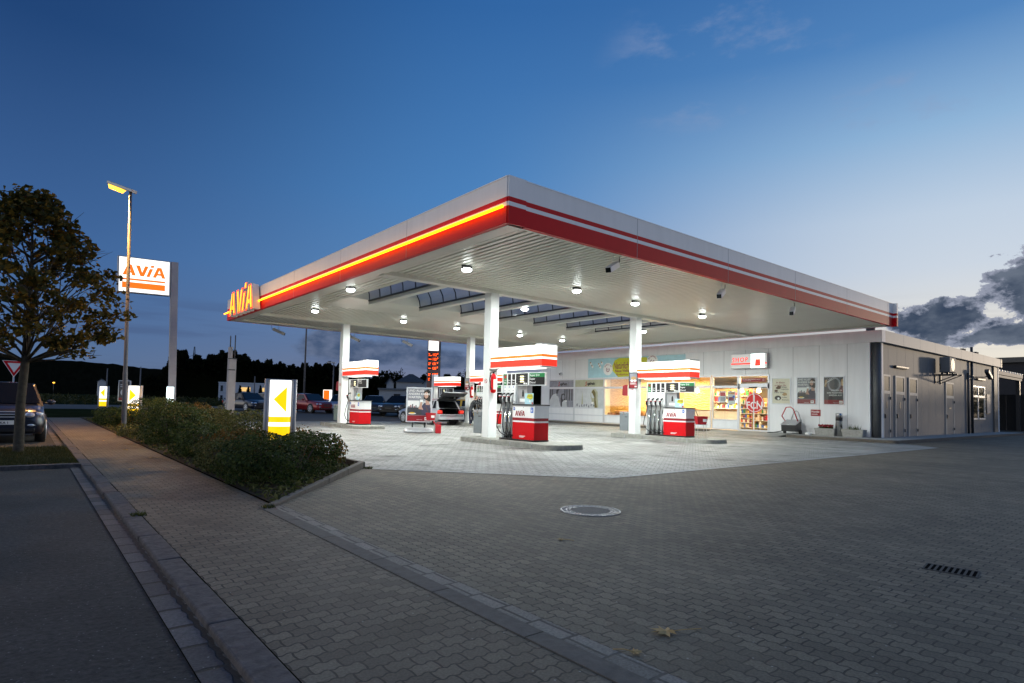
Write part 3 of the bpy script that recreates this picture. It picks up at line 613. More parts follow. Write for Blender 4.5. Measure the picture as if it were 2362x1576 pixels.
mb = MB(); mb.box(GX-.03, GX+.12, 15.33, 17.04, 2.36, 2.62); mb.box(GX-.03, GX+.12, 15.33, 17.04, 3.0, 3.09); mb.box(GX-.03, GX+.12, 15.33, 15.41, .12, 3.0); mb.box(GX-.03, GX+.12, 16.96, 17.04, .12, 3.0); mb.box(GX-.03, GX+.1, 15.41, 16.96, .12, .2)
door = sp('sliding_door', mb, 'alu')
for ya, yb, dx in ((15.41, 16.18, 0), (16.2, 16.96, .0)):
    q = MB(); q.quad((GX+.03+dx, ya, .2), (GX+.03+dx, yb, .2), (GX+.03+dx, yb, 2.36), (GX+.03+dx, ya, 2.36)); q.build('door_pane', 'glass', door)
q = MB(); q.quad((GX+.03, 15.41, 2.62), (GX+.03, 16.96, 2.62), (GX+.03, 16.96, 3.0), (GX+.03, 15.41, 3.0)); q.build('door_pane', 'glass', door)
q = MB(); q.box(GX-.01, GX+.06, 16.155, 16.205, .2, 2.36); q.build('mullion', 'alu', door)
q = MB(); q.box(GX-.08, GX-.03, 16.0, 16.4, 2.37, 2.44); q.box(GX-.07, GX-.03, 15.45, 15.72, 2.38, 2.42); q.build('door_sensor', 'black', door)
def front_part(name, mb, m, parent, y, z, dx=0):        # local x to the right along the front
    o = mb.build(name, m, parent); o.location = (GX+dx, y, z); o.rotation_euler.z = FRONT
    if parent is shop: o.location = (dx, y-GY, z)
    return o
mb = MB(); mb.disc(0, 0, .52, 0, 48, 0); mb.disc(0, 0, .485, -.004, 48, 1); mb.disc(0, 0, .45, -.008, 48, 0)
mb.text('1.', .50, -.14, .04, -.012, 1, .02); mb.text('FCN', .52, 0, -.31, -.012, 1, .02, align='CENTER', sx=.9)
front_part('club_emblem', mb, [em('emblem_red_glow', (.75, .008, .004), .12, (.50, .008, .008)), 'white_paint'], door, 16.14, 1.61, .02)  # faint glow put into the emblem colour, no lamp of its own
mb = MB(); mb.rect(-.68, .68, -.09, .09, 0, 0); mb.text('Für jeden Bedarf bestens sortiert', .075, -.62, .0, -.004, 1, .012); mb.text('Rund um die Uhr für Sie da', .045, -.62, -.06, -.004, 1); mb.disc(.56, 0, .05, -.004, 16, 1); mb.disc(.56, 0, .035, -.008, 16, 0)
front_part('transom_sign', mb, ['dark_red', 'white_paint'], door, 16.2, 2.8, -.0)
# photographs stuck on the two left hand windows
def photo_pair():
    mb = MB(); t = .003
    mb.rect(0, 2.46, 0, 1.26, 0, 0)
    for x in (.05, .25, 1.55, 1.75, 2.0, 2.25): mb.rect(x, x+.1, .45, 1.25, -.004, 3)
    mb.prism([(.0,.0),(.05,.45),(.35,.85),(.72,.95),(.95,.7),(1.12,.2),(1.2,0)], -.006, -.009, 1)        # back in a pale shirt
    mb.prism([(.75,.80),(.98,.72),(1.10,.86),(1.14,1.02),(1.05,1.2),(.85,1.22),(.74,1.05)], -.010, -.013, 2)
    mb.prism([(.72,.95),(.74,1.2),(.95,1.26),(1.08,1.22),(.92,1.12),(.86,.9)], -.014, -.017, 4)
    mb.prism([(1.22,.10),(1.18,.6),(1.28,.92),(1.50,.95),(1.66,.75),(1.70,.25),(1.6,0),(1.3,0)], -.010, -.013, 4)
    mb.disc(1.46, .68, .13, -.016, 18, 2, rz=.17); mb.prism([(1.35,0),(1.36,.32),(1.55,.48),(1.78,.42),(1.85,0)], -.018, -.021, 1); mb.disc(1.75, .42, .07, -.024, 14, 5)
    return mb
front_part('window_photo', photo_pair(), ['photo_grey', 'photo_pale', 'photo_grey', 'photo_dark', 'photo_dark', 'white_paint'], W1, 31.88, 1.12, -.0)
mb = MB(); mb.rect(0, 2.6, 0, 1.26, 0, 0); mb.prism([(.62,.1),(.70,1.12),(.80,.1)], -.004, -.007, 1)
for i in range(16): mb.disc(.25+i*.11, .05+random.random()*.12, .06+random.random()*.04, -.0095-.0006*i, 10, 2 if i % 2 else 3, t=.0005)
mb.prism([(1.55,.35),(1.48,.85),(1.62,1.2),(1.9,1.26),(2.12,1.05),(2.16,.5),(2.2,0),(1.95,0),(1.8,.4)], -.022, -.025, 1)
mb.disc(1.72, .86, .16, -.029, 20, 2, rz=.23); mb.prism([(1.6,1.05),(1.78,1.22),(1.95,1.0),(1.97,.5),(2.1,0),(1.88,0),(1.84,.7)], -.032, -.035, 4)
mb.prism([(1.45,.35),(1.4,.75),(1.5,.78),(1.62,.42),(1.55,.3)], -.032, -.035, 2); mb.prism([(2.1,.75),(2.35,.7),(2.55,.2),(2.6,0),(2.3,0)], -.029, -.032, 2); mb.disc(1.68, .32, .1, -.037, 14, 5, rz=.07)
front_part('window_photo', mb, ['photo_pale', 'photo_olive', 'photo_pale', 'photo_grey', 'photo_hair', 'white_paint'], W2, 29.28, 1.12, -.0)
for W, y0, mats in ((W1, 31.0, ('photo_dark',)), (W2, 28.35, ('photo_olive',))):
    mb = MB(); mb.text('S', .40, 0, .02, -.004, 0, .02, .25, sx=.8); mb.text('egafredo', .27, .2, .08, -.004, 1, .035, .25, sx=.72)
    front_part('window_lettering', mb, ['red_plastic', 'black'], W, y0, 2.58, .02)
mb = MB(); mb.rect(0, 2.46, 0, .45, 0, 0); front_part('window_film', mb, 'photo_grey', W1, 31.88, 2.53, .02)
# small posters hung inside the right hand windows
mb = MB(); mb.rect(.35, .75, 0, .62, 0, 0); mb.rect(.4, .7, .35, .55, -.004, 1); mb.rect(.4, .7, .08, .3, -.004, 2); mb.rect(.85, 1.3, -.1, .62, 0, 0); mb.rect(.9, 1.25, .45, .55, -.004, 3); mb.rect(.9, 1.22, .1, .3, -.004, 4); mb.disc(1.2, .32, .07, -.008, 14, 5)
front_part('window_poster', mb, ['photo_pale', 'red_plastic', 'photo_grey', 'wood', 'plum', 'blue_sign'], W6, 18.55, 1.6, .06)
# four toilet and store doors and one window on the side wall
def side_door(x0, x1, sign):
    mb = MB(); y = 10.3
    for a in ((x0, x0+.09, .12, 3.0), (x1-.09, x1, .12, 3.0), (x0+.09, x1-.09, 2.92, 3.0), (x0+.09, x1-.09, 2.12, 2.26)): mb.box(a[0], a[1], y-.05, y+.02, a[2], a[3])
    mb.box(x0+.09, x1-.09, y-.035, y+.01, .12, 2.12, 1); d = sp('door', mb, ['fascia_metal', 'panel_side'])
    q = MB(); q.box(x0+.09, x1-.09, y-.03, y, 2.26, 2.92); q.build('pane', 'frost', d)
    q = MB(); q.box(x0+.14, x0+.17, y-.09, y-.04, 1.0, 1.2); q.box(x0+.14, x0+.28, y-.10, y-.08, 1.1, 1.13)
    for z in (.35, 1.85): q.cyl((x1-.06, y-.07, z), (x1-.06, y-.07, z+.13), .025, n=8)
    q.build('handle', 'dark_metal', d)
    if sign: q = MB(); (q.rect((x0+x1)/2-.05, (x0+x1)/2+.05, 1.45, 1.75, y-.045, 0) if sign == 1 else q.rect((x0+x1)/2-.2, (x0+x1)/2+.2, 1.5, 1.6, y-.045, 0)); q.build('door_sign', 'dark_metal', d)
for a in ((30.15, 31.0, 1), (31.65, 32.85, 1), (33.45, 34.65, 0), (39.2, 40.65, 2)): side_door(*a)
mb = MB(); y = 10.3
for a in ((44.4, 44.5, .94, 3.0), (47.0, 47.1, .94, 3.0), (45.55, 45.65, .94, 3.0), (44.5, 47.0, .94, 1.03), (44.5, 47.0, 2.93, 3.0), (44.5, 47.0, 2.3, 2.42)): mb.box(a[0], a[1], y-.05, y+.02, a[2], a[3])
sw = sp('window', mb, 'alu'); q = MB(); q.box(44.45, 47.05, y-.02, y, .98, 2.98); q.build('pane', 'pane_dark', sw)
mb = MB(); mb.cyl((44.0, 10.2, .12), (44.0, 10.2, 5.3), .07, n=12); mb.cyl((43.3, 10.22, .12), (43.3, 10.22, 3.7), .05, n=12); mb.box(43.3, 44.0, 10.2, 10.24, 3.35, 3.41); sp('downpipe', mb, 'dark_metal')
mb = MB(); mb.lathe([(.17, 4.7), (.17, 5.35), (.21, 5.36), (.21, 5.65), (.12, 5.7)], (33.6, 12.0, 0), 16); sp('chimney', mb, 'dark_metal')
for x in (42.5, 42.85, 45.2, 45.55): mb = MB(); mb.lathe([(.08, 4.95), (.1, 5.05), (.1, 5.1)], (x, 10.3, 0), 10); sp('roof_vent', mb, 'dark_metal')
# ceiling lights and pendants in the shop
for yy in (16.3, 19.2, 22.2, 26):
    area('shop_light', shop, (2.3, yy-GY, 3.0), 1.6, 380, (1, .70, .34), shape='SQUARE')
mb = MB()
for yy in (16.5, 19.0, 21.5, 24.2):
    mb.box(31.2, 31.5, yy-.6, yy+.6, 3.16, 3.2)
sp('ceiling_strip_light', mb, 'bulb')
def thing_at(name, label, cat, loc, rz=FRONT, group=None): return T(name, label, cat, loc, rz, group)
for yy, lab in ((20.6, 'leftmost of the three glowing pendant lamps in the shop, behind the second fuel pump'), (17.75, 'middle of the three glowing pendant lamps in the shop, behind the tall window'), (16.75, 'rightmost of the three glowing pendant lamps in the shop, behind the glass door')):
    t = T('pendant_lamp', lab, 'lamp', (31.2, yy, 3.2), 0, 'pendant lamps in the shop'); q = MB(); q.cyl((0,0,-.75), (0,0,0), .008, n=6); q.build('cord', 'brown', t); q = MB(); q.lathe([(.03,-.70),(.06,-.75),(.13,-.95),(.12,-1.0),(.02,-1.04)], n=14); q.build('shade', 'bulb', t)
t = T('shop_counter', 'long cream shop counter with dark top seen through the windows', 'counter', (31.3, 18.6, .12), 0)
q = MB(); q.box(0, .6, -.6, 4.2, 0, 1.0)
for k in range(6): q.box(-.004, 0, -.6+k*.84-.006, -.6+k*.84+.006, .05, 1.0, 1)
q.build('front', ['cream', 'seam'], t); q = MB(); q.box(-.06, .66, -.65, 4.25, 1.0, 1.04); q.build('top', 'brown', t)
t = T('sofa', 'brown ribbed bench seat in front of the stone wall behind the window', 'sofa', (31.5, 26.6, .12), 0)
q = MB(); q.box(0, .8, -1.3, 1.3, .1, .45); q.build('seat', 'brown', t, .05); q = MB()
for k in range(14): q.cyl((.7, -1.25+k*.185, .45), (.66, -1.25+k*.185, .85), .09, n=10)
q.build('backrest', pm('leather', (.35, .17, .05), .4), t); q = MB(); q.cyl((0, 1.22, .55), (.8, 1.22, .55), .14, n=14); q.build('armrest', 'brown', t)
goods = ['red_plastic', 'yellow', 'lit_none', 'cream', 'blue_sign', 'wood', 'green_sign', 'white_paint', 'plum']; goods.remove('lit_none')
def shelf(label, loc, L_, n, rows, group_label, rz=0):
    t = T('display_shelf', label, 'shelf', loc, rz)
    q = MB(); q.box(.38, .42, 0, L_, 0, 1.75)
    q.build('back_panel', 'wood', t); q = MB(); q.box(0, .4, -.03, 0, 0, 1.75); q.box(0, .4, L_, L_+.03, 0, 1.75); q.build('side_panel', 'wood', t)
    for r_ in range(rows):
        z = .12+r_*(1.55/rows); q = MB(); q.box(0, .38, 0, L_, z, z+.025); q.build('board', 'white_paint', t)
        y = .03
        while y < L_-.1:
            w_ = random.uniform(.07, .16); h = random.uniform(.10, 1.3/rows); d_ = random.uniform(.1, .2)
            o = MB().box(.03, .03+d_, 0, w_*.9, 0, h).build('packaged_goods', random.choice(goods), None, .006)
            c_, s_ = math.cos(rz), math.sin(rz); o.location = (loc[0]-s_*y, loc[1]+c_*y, loc[2]+z+.026); o.rotation_euler.z = rz
            tag(o, group_label, 'goods', group_label); y += w_
shelf('wooden goods shelf with white boards right behind the left door leaf', (31.2, 17.15, .12), .75, 7, 6, 'small coloured packet on the shelf behind the left door leaf')
shelf('wooden goods shelf with white boards behind the right door leaf', (31.2, 16.2, .12), .8, 5, 4, 'coloured bottle or box on the shelf behind the right door leaf')
shelf('tall goods shelf behind the counter on the back wall', (33.4, 18.3, .75), 2.6, 5, 4, 'packet on the shelf behind the shop counter')
shelf('bottle shelf against the stone wall between column and pump', (32.4, 24.0, .3), 1.2, 5, 5, 'bottle or jar on the shelf beside the stone wall')

# ------------------------------------------------------------------ things on the front wall
t = thing_at('shop_sign', 'lit wall sign reading SHOP with a red shopping bag above the glass door', 'sign', (GX-.01, 17.33, 3.40))
mb = MB(); mb.box(0, 2.02, -.26, 0, 0, .78); mb.build('case', 'grey_metal', t, .015)
M['sign_grey'] = em('sign_grey', (.9, .9, .88), .30, (.55, .55, .54))
for xa, xb in ((.02, 1.13), (1.9, 2.0)): mb = MB(); mb.rect(xa, xb, .02, .76, -.264); mb.build('face', 'sign_grey', t)
mb = MB(); mb.text('SHOP', .33, .08, .36, -.272, 0, .012, spacing=1.28, sx=.92); mb.rect(.02, 1.13, .22, .29, -.270); mb.rect(1.9, 2.0, .22, .29, -.270); mb.build('lettering', 'lit_red', t)
mb = MB(); mb.rect(.02, 1.13, .185, .215, -.268); mb.build('lettering_edge', 'white_paint', t)
mb = MB(); mb.rect(1.14, 1.89, .02, .76, -.266); mb.build('lit_panel', 'lit_cool', t)
mb = MB(); mb.prism([(1.36,.12),(1.68,.12),(1.65,.47),(1.39,.47)], -.268, -.272, 0); mb.tube([(1.43,-.275,.47),(1.46,-.275,.58),(1.52,-.275,.63),(1.58,-.275,.58),(1.6,-.275,.47)], .012, 6, 1); mb.build('bag_symbol', ['lit_red', 'lit_yellow'], t)
def poster(label, y0, z0, wd, ht, layers, mats, name='wall_poster', group=None, frame='alu'):
    t = thing_at(name, label, 'poster', (GX-.005, y0, z0), FRONT, group)
    mb = MB()
    for a in ((0, .045, 0, ht), (wd-.045, wd, 0, ht), (.045, wd-.045, 0, .045), (.045, wd-.045, ht-.045, ht)): mb.box(a[0], a[1], -.035, 0, a[2], a[3])
    mb.build('frame', frame, t, .008)
    mb = MB(); mb.rect(.045, wd-.045, .045, ht-.045, -.012, 0, .01); layers(mb, wd, ht); mb.build('print', mats, t)
    q = MB(); q.quad((.045,-.03,.045), (wd-.045,-.03,.045), (wd-.045,-.03,ht-.045), (.045,-.03,ht-.045)); q.build('cover', 'glass', t)
    return t
def lay_menu(mb, w_, h):
    mb.text('Im Bistro', .12, .22, h-.28, -.016, 1, .01, .3); mb.text('erhalten Sie:', .12, .15, h-.42, -.016, 1, .01, .3)
    mb.prism([(.2,.82),(.3,.76),(.46,.78),(.5,.9),(.36,.95)], -.016, -.018, 2); mb.text('Belegte', .09, .52, .84, -.016, 3); mb.text('Laugenbrez.', .08, .5, .74, -.016, 3)
    mb.disc(.24, .68, .09, -.016, 14, 2, rz=.06); mb.text('Snacks  Salate', .09, .14, .57, -.016, 3); mb.prism([(.54,.48),(.65,.42),(.8,.46),(.78,.56),(.66,.6)], -.016, -.018, 4)
    mb.disc(.33, .32, .17, -.016, 20, 3, rz=.12); mb.disc(.36, .29, .06, -.019, 12, 5); mb.text('Kaffee', .09, .56, .32, -.016, 3); mb.text('Bratwurst', .085, .54, .2, -.016, 3)
poster('menu board with cream print and pictures of food, nearest to the shop door', 15.2, 1.55, .99, 1.34, lay_menu, ['cream', 'dark_red', 'brown', 'black', 'wood', 'white_paint'])
def lay_ad(mb, w_, h, s=1.0):
    # table scene, a seated woman raising a cup, red band below
    mb.rect(.05, w_-.05, .3*s, h*.62, -.014, 1, .001); mb.rect(.06*s, .52*s, h*.45, h*.62, -.0155, 2, .001)
    mb.rect(.05, w_-.05, .3*s, h*.42, -.017, 3, .001)
    for i in range(5): mb.rect(.1*s+i*.07*s, .14*s+i*.07*s, h*.42, h*(.46+.03*(i % 3)), -.0185, (3, 6)[i % 2], .001)
    k = w_-.05
    mb.prism([(k-.34*s,.3*s),(k-.42*s,h*.42),(k-.26*s,h*.56),(k-.02,h*.52),(k-.02,.3*s)], -.019, -.021, 4)
    mb.prism([(k-.5*s,h*.38),(k-.40*s,h*.62),(k-.34*s,h*.62),(k-.36*s,h*.45),(k-.3*s,h*.36)], -.0215, -.023, 5)
    mb.prism([(k-.2*s,h*.5),(k-.22*s,h*.68),(k-.08*s,h*.66),(k-.04*s,h*.5)], -.0215, -.023, 5)
    mb.prism([(k-.30*s,h*.68),(k-.28*s,h*.90),(k-.12*s,h*.95),(k-.02,h*.88),(k-.02,h*.6),(k-.08*s,h*.6)], -.0235, -.0245, 7)
    mb.disc(k-.19*s, h*.78, .085*s, -.0265, 20, 5, .001, .135*s); mb.rect(k-.44*s, k-.32*s, h*.58, h*.65, -.0265, 2, .001)
    mb.disc(.25*s, .36*s, .16*s, -.0265, 20, 2, .001, .035*s); mb.disc(.25*s, .385*s, .11*s, -.028, 16, 8, .001, .03*s)
    mb.rect(.05, w_-.05, .05, .28*s, -.0285, 6, .001)
    for i, l_ in enumerate(('UND ALLES', 'ANDERE KANN', 'WARTEN.')): mb.text(l_, .125*s, .08*s, h-.18*s-i*.135*s, -.0275, 2, .018)
    mb.rect(k-.24*s, k-.08*s, .08*s, .22*s, -.0295, 2, .001); avia(mb, k-.22*s, .13*s, .055*s, -.0305, 6, .0005, .55); mb.text('Willkommen bei', .035*s, k-.56*s, .1*s, -.0295, 2)
AD = ['photo_grey', 'photo_pale', 'white_paint', 'photo_dark', 'plum', 'skin', 'dark_red', 'hair', 'yellow']
AD[4] = pm('ad_dress', (.06, .055, .10), .6)
poster('framed advert of a woman with a cup, middle one of the three wall posters', 13.93, 1.55, .97, 1.36, lambda mb, w_, h: lay_ad(mb, w_, h, .95), AD)
def lay_dark(mb, w_, h):
    mb.prism([(.1,.5),(.25,1.25),(.7,1.25),(.9,.9),(.85,.3),(.3,.3)], -.014, -.0155, 1); mb.disc(.5, h*.72, .3, -.0165, 24, 2, .001, .34); mb.disc(.5, h*.72, .22, -.018, 24, 1, .001, .26)
    for i in range(5): mb.tube([(.06+.03*i, -.019, .9+.05*i), (.2+.1*i, -.019, 1.27)], .006, 4, 3)
    mb.prism([(.06,.9),(.14,.85),(.2,1.2),(.1,1.2)], -.019, -.0205, 4); mb.prism([(.8,.95),(.9,.9),(.9,1.25),(.82,1.2)], -.019, -.0205, 4)
    for i, l_ in enumerate(('FÜLLEN SIE', 'IHRE RESERVEN', 'WIEDER AUF.')): mb.text(l_, .10, .87, .66-i*.115, -.022, 5, .012, align='RIGHT')
    mb.rect(.05, w_-.05, .05, .25, -.022, 6, .001); mb.rect(w_-.24, w_-.09, .08, .21, -.0235, 5, .001); avia(mb, w_-.23, .12, .05, -.0245, 6, .0005, .6); mb.text('Willkommen bei', .035, w_-.5, .1, -.0235, 5)
poster('dark framed advert with a red foot band, rightmost of the three wall posters', 12.66, 1.55, .97, 1.37, lay_dark, ['photo_dark', 'photo_dark', 'photo_grey', 'white_paint', 'wood', 'white_paint', 'dark_red'])
t = thing_at('dog_sign', 'small dark red wall sign reading Hundetankstelle below the posters', 'sign', (GX-.005, 13.24, 1.01)); mb = MB(); mb.box(0, .46, -.012, 0, 0, .31); mb.build('plate', 'dark_red', t)
mb = MB(); mb.text('Hunde-', .13, .03, .17, -.014, 0, .02); mb.text('tankstelle.', .075, .03, .07, -.014, 0, .02); mb.build('lettering', 'white_paint', t)
t = thing_at('advertising_banner', 'long pale blue banner with a lime green patch and red script above the windows', 'banner', (GX-.02, 28.05, 3.12))
mb = MB(); mb.quad((0,0,0), (7.7,0,.03), (7.7,0,1.24), (0,0,1.29)); mb.build('cloth', 'sky_blue', t)
mb = MB(); mb.prism([(2.05,.55),(2.35,1.1),(2.7,1.24),(4.9,1.2),(5.1,.9),(4.9,.5),(4.6,.05),(2.65,.02)], -.004, -.008, 0)
mb.build('lime_patch', 'lime', t)
mb = MB(); mb.text('Natürlich lecker!', .62, 2.25, .55, -.014, 0, .012, .35, sx=.52); mb.text('Neue Vielfalt', .24, 2.4, .33, -.014, 0, .02); mb.text('für glückliche Gäste', .18, 2.5, .12, -.014, 0, .02); mb.build('lettering', 'plum', t)
for cx_, cz_, wd in ((1.78, .55, 'GEZELLIGT'), (5.35, .93, 'MIT BUFFETEIS')):
    mb = MB(); mb.prism([(cx_+math.cos(i*math.pi/24)*(.42 if i % 2 else .39), cz_+math.sin(i*math.pi/24)*(.42 if i % 2 else .39)) for i in range(48)], -.008, -.012, 0)
    for i, ch in enumerate(wd): 
        a = R(150-120*i/(len(wd)-1)); mb.text(ch, .11, -.03, 0, 0, 1, .02, mx=Matrix.Translation((cx_+.27*math.cos(a), -.016, cz_+.27*math.sin(a)))@Matrix.Rotation(-(a-math.pi/2), 4, 'Y'))
    mb.tube([(cx_+.13*math.cos(R(k)), -.018, cz_-.04+.13*math.sin(R(k))) for k in range(-250, 60, 20)], .022, 6, 1); mb.disc(cx_, cz_-.04, .04, -.018, 12, 1); mb.build('badge', ['white_paint', 'plum'], t)
mb = MB()
for (x, z) in ((.25, .95), (.4, .75), (1.0, .85), (1.25, .95), (1.1, .7)): 
    mb.disc(x, z, .09, -.006, 14, 0); mb.disc(x-.05, z+.08, .05, -.010, 12, 1)
mb.build('picture', ['white_paint', 'wood'], t)
def wall_cam(label, y, z, k):
    t = thing_at('dome_camera', label, 'camera', (GX-.01, y, z), FRONT, 'white wall cameras above the left windows'); mb = MB(); mb.box(-.05, .05, -.06, 0, -.08, .06); mb.tube([(0,-.05,0), (0,-.2,-.1), (.1*k,-.28,-.05)], .025, 8); mb.build('bracket', 'white_metal', t)
    mb = MB(); mb.obox(Matrix.Translation((.12*k,-.34,.04))@Matrix.Rotation(R(35*k), 4, 'Z')@Matrix.Rotation(R(15), 4, 'X'), .13, .36, .13); mb.build('housing', 'white_metal', t, .03); mb = MB(); mb.ball((.22*k,-.5,-.0), .05); mb.build('lens', 'pane_dark', t)
wall_cam('white camera on the shop front above the photo window, right one of two', 30.55, 3.42, 1); wall_cam('white camera at the left end of the shop front wall', 32.6, 3.52, -1)
t = thing_at('water_cart', 'black water and air service box on the pavement with a tall red tube handle', 'cart', (GX-.62, 14.25, .12))
mb = MB(); mb.add([(0,-.3,.12),(.72,-.3,.12),(.72,.25,.12),(0,.25,.12),(0,-.34,.42),(.72,-.34,.42),(.72,.25,.62),(0,.25,.62)], [(0,3,2,1),(4,5,6,7),(0,1,5,4),(1,2,6,5),(2,3,7,6),(3,0,4,7)]); mb.build('box', 'dark_metal', t, .02)
mb = MB(); mb.add([(-.02,-.36,.43),(.74,-.36,.43),(.74,.28,.66),(-.02,.28,.66),(-.02,-.36,.46),(.74,-.36,.46),(.74,.28,.69),(-.02,.28,.69)], [(0,3,2,1),(4,5,6,7),(0,1,5,4),(1,2,6,5),(2,3,7,6),(3,0,4,7)]); mb.disc(.36, .5, .03, -.31, 12, 0, .02); mb.build('lid', 'grey_metal', t, .01)
mb = MB(); mb.tube([(.08,.1,.5), (-.12,.0,.85), (.12,-.05,1.28), (.34,-.05,1.30), (.45,0,1.2), (.62,.1,.62)], .026, 8); mb.build('handle', 'red_plastic', t)
mb = MB(); mb.tube([(.2,.25,.6), (.38,.2,1.05), (.5,.2,1.12), (.6,.2,1.05), (.76,.2,.55)], .022, 8); mb.build('rear_handle', 'grey_metal', t)
mb = MB(); mb.cyl((.78,.1,.1), (.70,.1,.1), .1, n=14); mb.cyl((-.06,.1,.1), (.02,.1,.1), .1, n=14); mb.build('wheel', 'rubber', t)
mb = MB(); mb.tube([(.1,-.3,.14), (-.3,-.32,.05), (-.5,-.25,.02), (-.7,-.3,.02)], .02, 6); mb.build('hose', 'rubber', t)
def planter(label, y, plant):
    t = thing_at('concrete_planter', label, 'planter', (GX-.62, y, .12), FRONT, 'concrete planters by the shop corner'); mb = MB(); mb.add([(0,0,0),(.82,0,0),(.82,.38,0),(0,.38,0),(-.05,-.04,.33),(.87,-.04,.33),(.87,.42,.33),(-.05,.42,.33)], [(0,3,2,1),(0,1,5,4),(1,2,6,5),(2,3,7,6),(3,0,4,7)]); mb.box(-.05, .87, -.04, .0, .33, .34); mb.box(-.05, .87, .38, .42, .33, .34); mb.box(-.05, 0, 0, .38, .33, .34); mb.box(.82, .87, 0, .38, .33, .34); mb.build('trough', 'concrete', t)
    mb = MB(); mb.quad((-.0,0,.30), (.82,0,.30), (.82,.38,.30), (0,.38,.30)); mb.build('soil', 'soil', t)
    p = T(*plant, (GX-.62, y, .42), FRONT); return p
p = planter('rough concrete planter of red flowers, left of the steel ash bin', 12.75, ('flowers', 'low dark red flowers growing in the left concrete planter', 'plant'))
mb = MB()
for i in range(160):
    c = Vector((random.uniform(.12,.7), random.uniform(.05,.33), 0)); h = .04+random.random()*.16; mb.obox(Matrix.Translation(c+Vector((0,0,h)))@Matrix.Rotation(random.random()*6, 4, Vector((random.random(),random.random(),.3)).normalized()), .07, .05, .006, 0 if h > .1 else 1)
mb.build('blooms', ['flower', 'leaf_box'], p)
p = planter('rough concrete planter with a small green tuft, right of the steel ash bin', 11.55, ('grass_tuft', 'small spiky green tuft in the right concrete planter', 'plant'))
mb = MB()
for i in range(90):
    a = random.random()*6.28; r_ = random.random()*.3; h = .1+random.random()*.22; x = .4+random.uniform(-.25,.25); y = .19+random.uniform(-.1,.1)
    mb.add([(x-.008,y,0),(x+.008,y,0),(x+math.cos(a)*r_*.5,y+math.sin(a)*r_*.4,h)], [(0,1,2)])
mb.build('blades', 'leaf_box', p)
t = T('ash_bin', 'slim round stainless steel ash bin between the two concrete planters', 'bin', (GX-.42, 11.78, .12)); mb = MB(); mb.lathe([(.15,0),(.15,.70),(.152,.71)], n=24); mb.build('body', 'steel', t); mb = MB(); mb.lathe([(.148,.71),(.148,.86)], n=24); mb.build('opening_band', 'black', t); mb = MB(); mb.lathe([(.15,.86),(.15,1.05),(.13,1.06)], n=24); mb.build('cap', 'steel', t)
t = T('dog_bowl', 'small white dog bowl on the pavement beside the water cart', 'bowl', (GX-.7, 13.05, .12)); mb = MB(); mb.lathe([(.12,0),(.15,.03),(.13,.1),(.10,.1),(.09,.04)], n=16); mb.build('bowl', 'white_paint', t)
# on the side wall
t = T('air_conditioner', 'grey air conditioning unit on a steel bracket on the side wall', 'air conditioner', (37.4, 10.3, 3.3)); mb = MB(); mb.box(0, 1.1, -.70, -.23, .14, .94); mb.build('casing', 'panel_side', t, .03)
mb = MB(); mb.disc(.5, .54, .33, -.712, 28, 0, .01); mb.disc(.5, .54, .07, -.722, 14, 1, .01); mb.build('fan_grille', ['dark_metal', 'grey_metal'], t)
mb = MB(); mb.box(-.012, 0, -.30, -.24, .3, .6); mb.build('side_vent', 'dark_metal', t)
for x in (.12, .98):
    mb = MB(); mb.box(x-.03, x+.03, -1.0, 0, 0, .05); mb.box(x-.03, x+.03, -.05, 0, -.45, .05); mb.tube([(x,-.95,0), (x,-.03,-.40)], .022, 6); mb.box(x-.04, x+.04, -.62, -.55, .05, .14); mb.box(x-.04, x+.04, -.36, -.29, .05, .14); mb.build('wall_bracket', 'dark_metal', t)
for x, lab in ((31.5, 'dark strip lamp on the side wall above the toilet doors'), (45.2, 'dark strip lamp on the side wall above the barred window')):
    t = T('wall_lamp', lab, 'lamp', (x, 10.3, 3.38), 0, 'strip lamps on the side wall'); mb = MB(); mb.box(0, 1.7, -.14, 0, 0, .1); mb.build('housing', 'dark_metal', t, .02); mb = MB(); mb.box(.08, 1.62, -.12, -.02, -.02, 0); mb.build('diffuser', 'frost', t)
t = T('wall_camera', 'dark bullet camera on an arm on the side wall beside the downpipe', 'camera', (44.3, 10.3, 3.5)); mb = MB(); mb.box(0, .15, -.1, 0, -.1, .12); mb.tube([(.1,-.1,0), (.7,-.5,.02), (1.0,-.55,.08)], .03, 8); mb.build('arm', 'dark_metal', t); mb = MB(); mb.obox(Matrix.Translation((1.15,-.6,.2))@Matrix.Rotation(R(25), 4, 'Y'), 1.0, .22, .22); mb.build('housing', 'dark_metal', t, .03)
t = T('notice_board', 'narrow pale notice board on the side wall right of the window', 'board', (47.45, 10.28, 1.3)); mb = MB(); mb.box(0, .9, -.03, 0, 0, 1.25); mb.build('board', 'dark_metal', t); mb = MB(); mb.rect(.05, .85, .05, 1.2, -.036); mb.build('print', 'photo_grey', t)
t = T('carport', 'open pergola roof on posts behind the shop at the far right', 'carport', (51.2, 11.0, 0)); mb = MB()
for x in (0, 9.4): mb = MB(); mb.box(x, x+.25, 0, .25, 0, 4.0); mb.build('post', 'dark_metal', t)
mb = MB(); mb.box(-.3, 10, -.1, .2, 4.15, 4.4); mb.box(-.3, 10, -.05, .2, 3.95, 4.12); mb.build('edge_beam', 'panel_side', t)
mb = MB()
for i in range(14): mb.box(-.3+i*.78, -.22+i*.78, -.1, 5, 4.4, 4.52)
mb.box(-.3, 10, .2, 5, 4.3, 4.34); mb.build('roof', 'grey_metal', t)
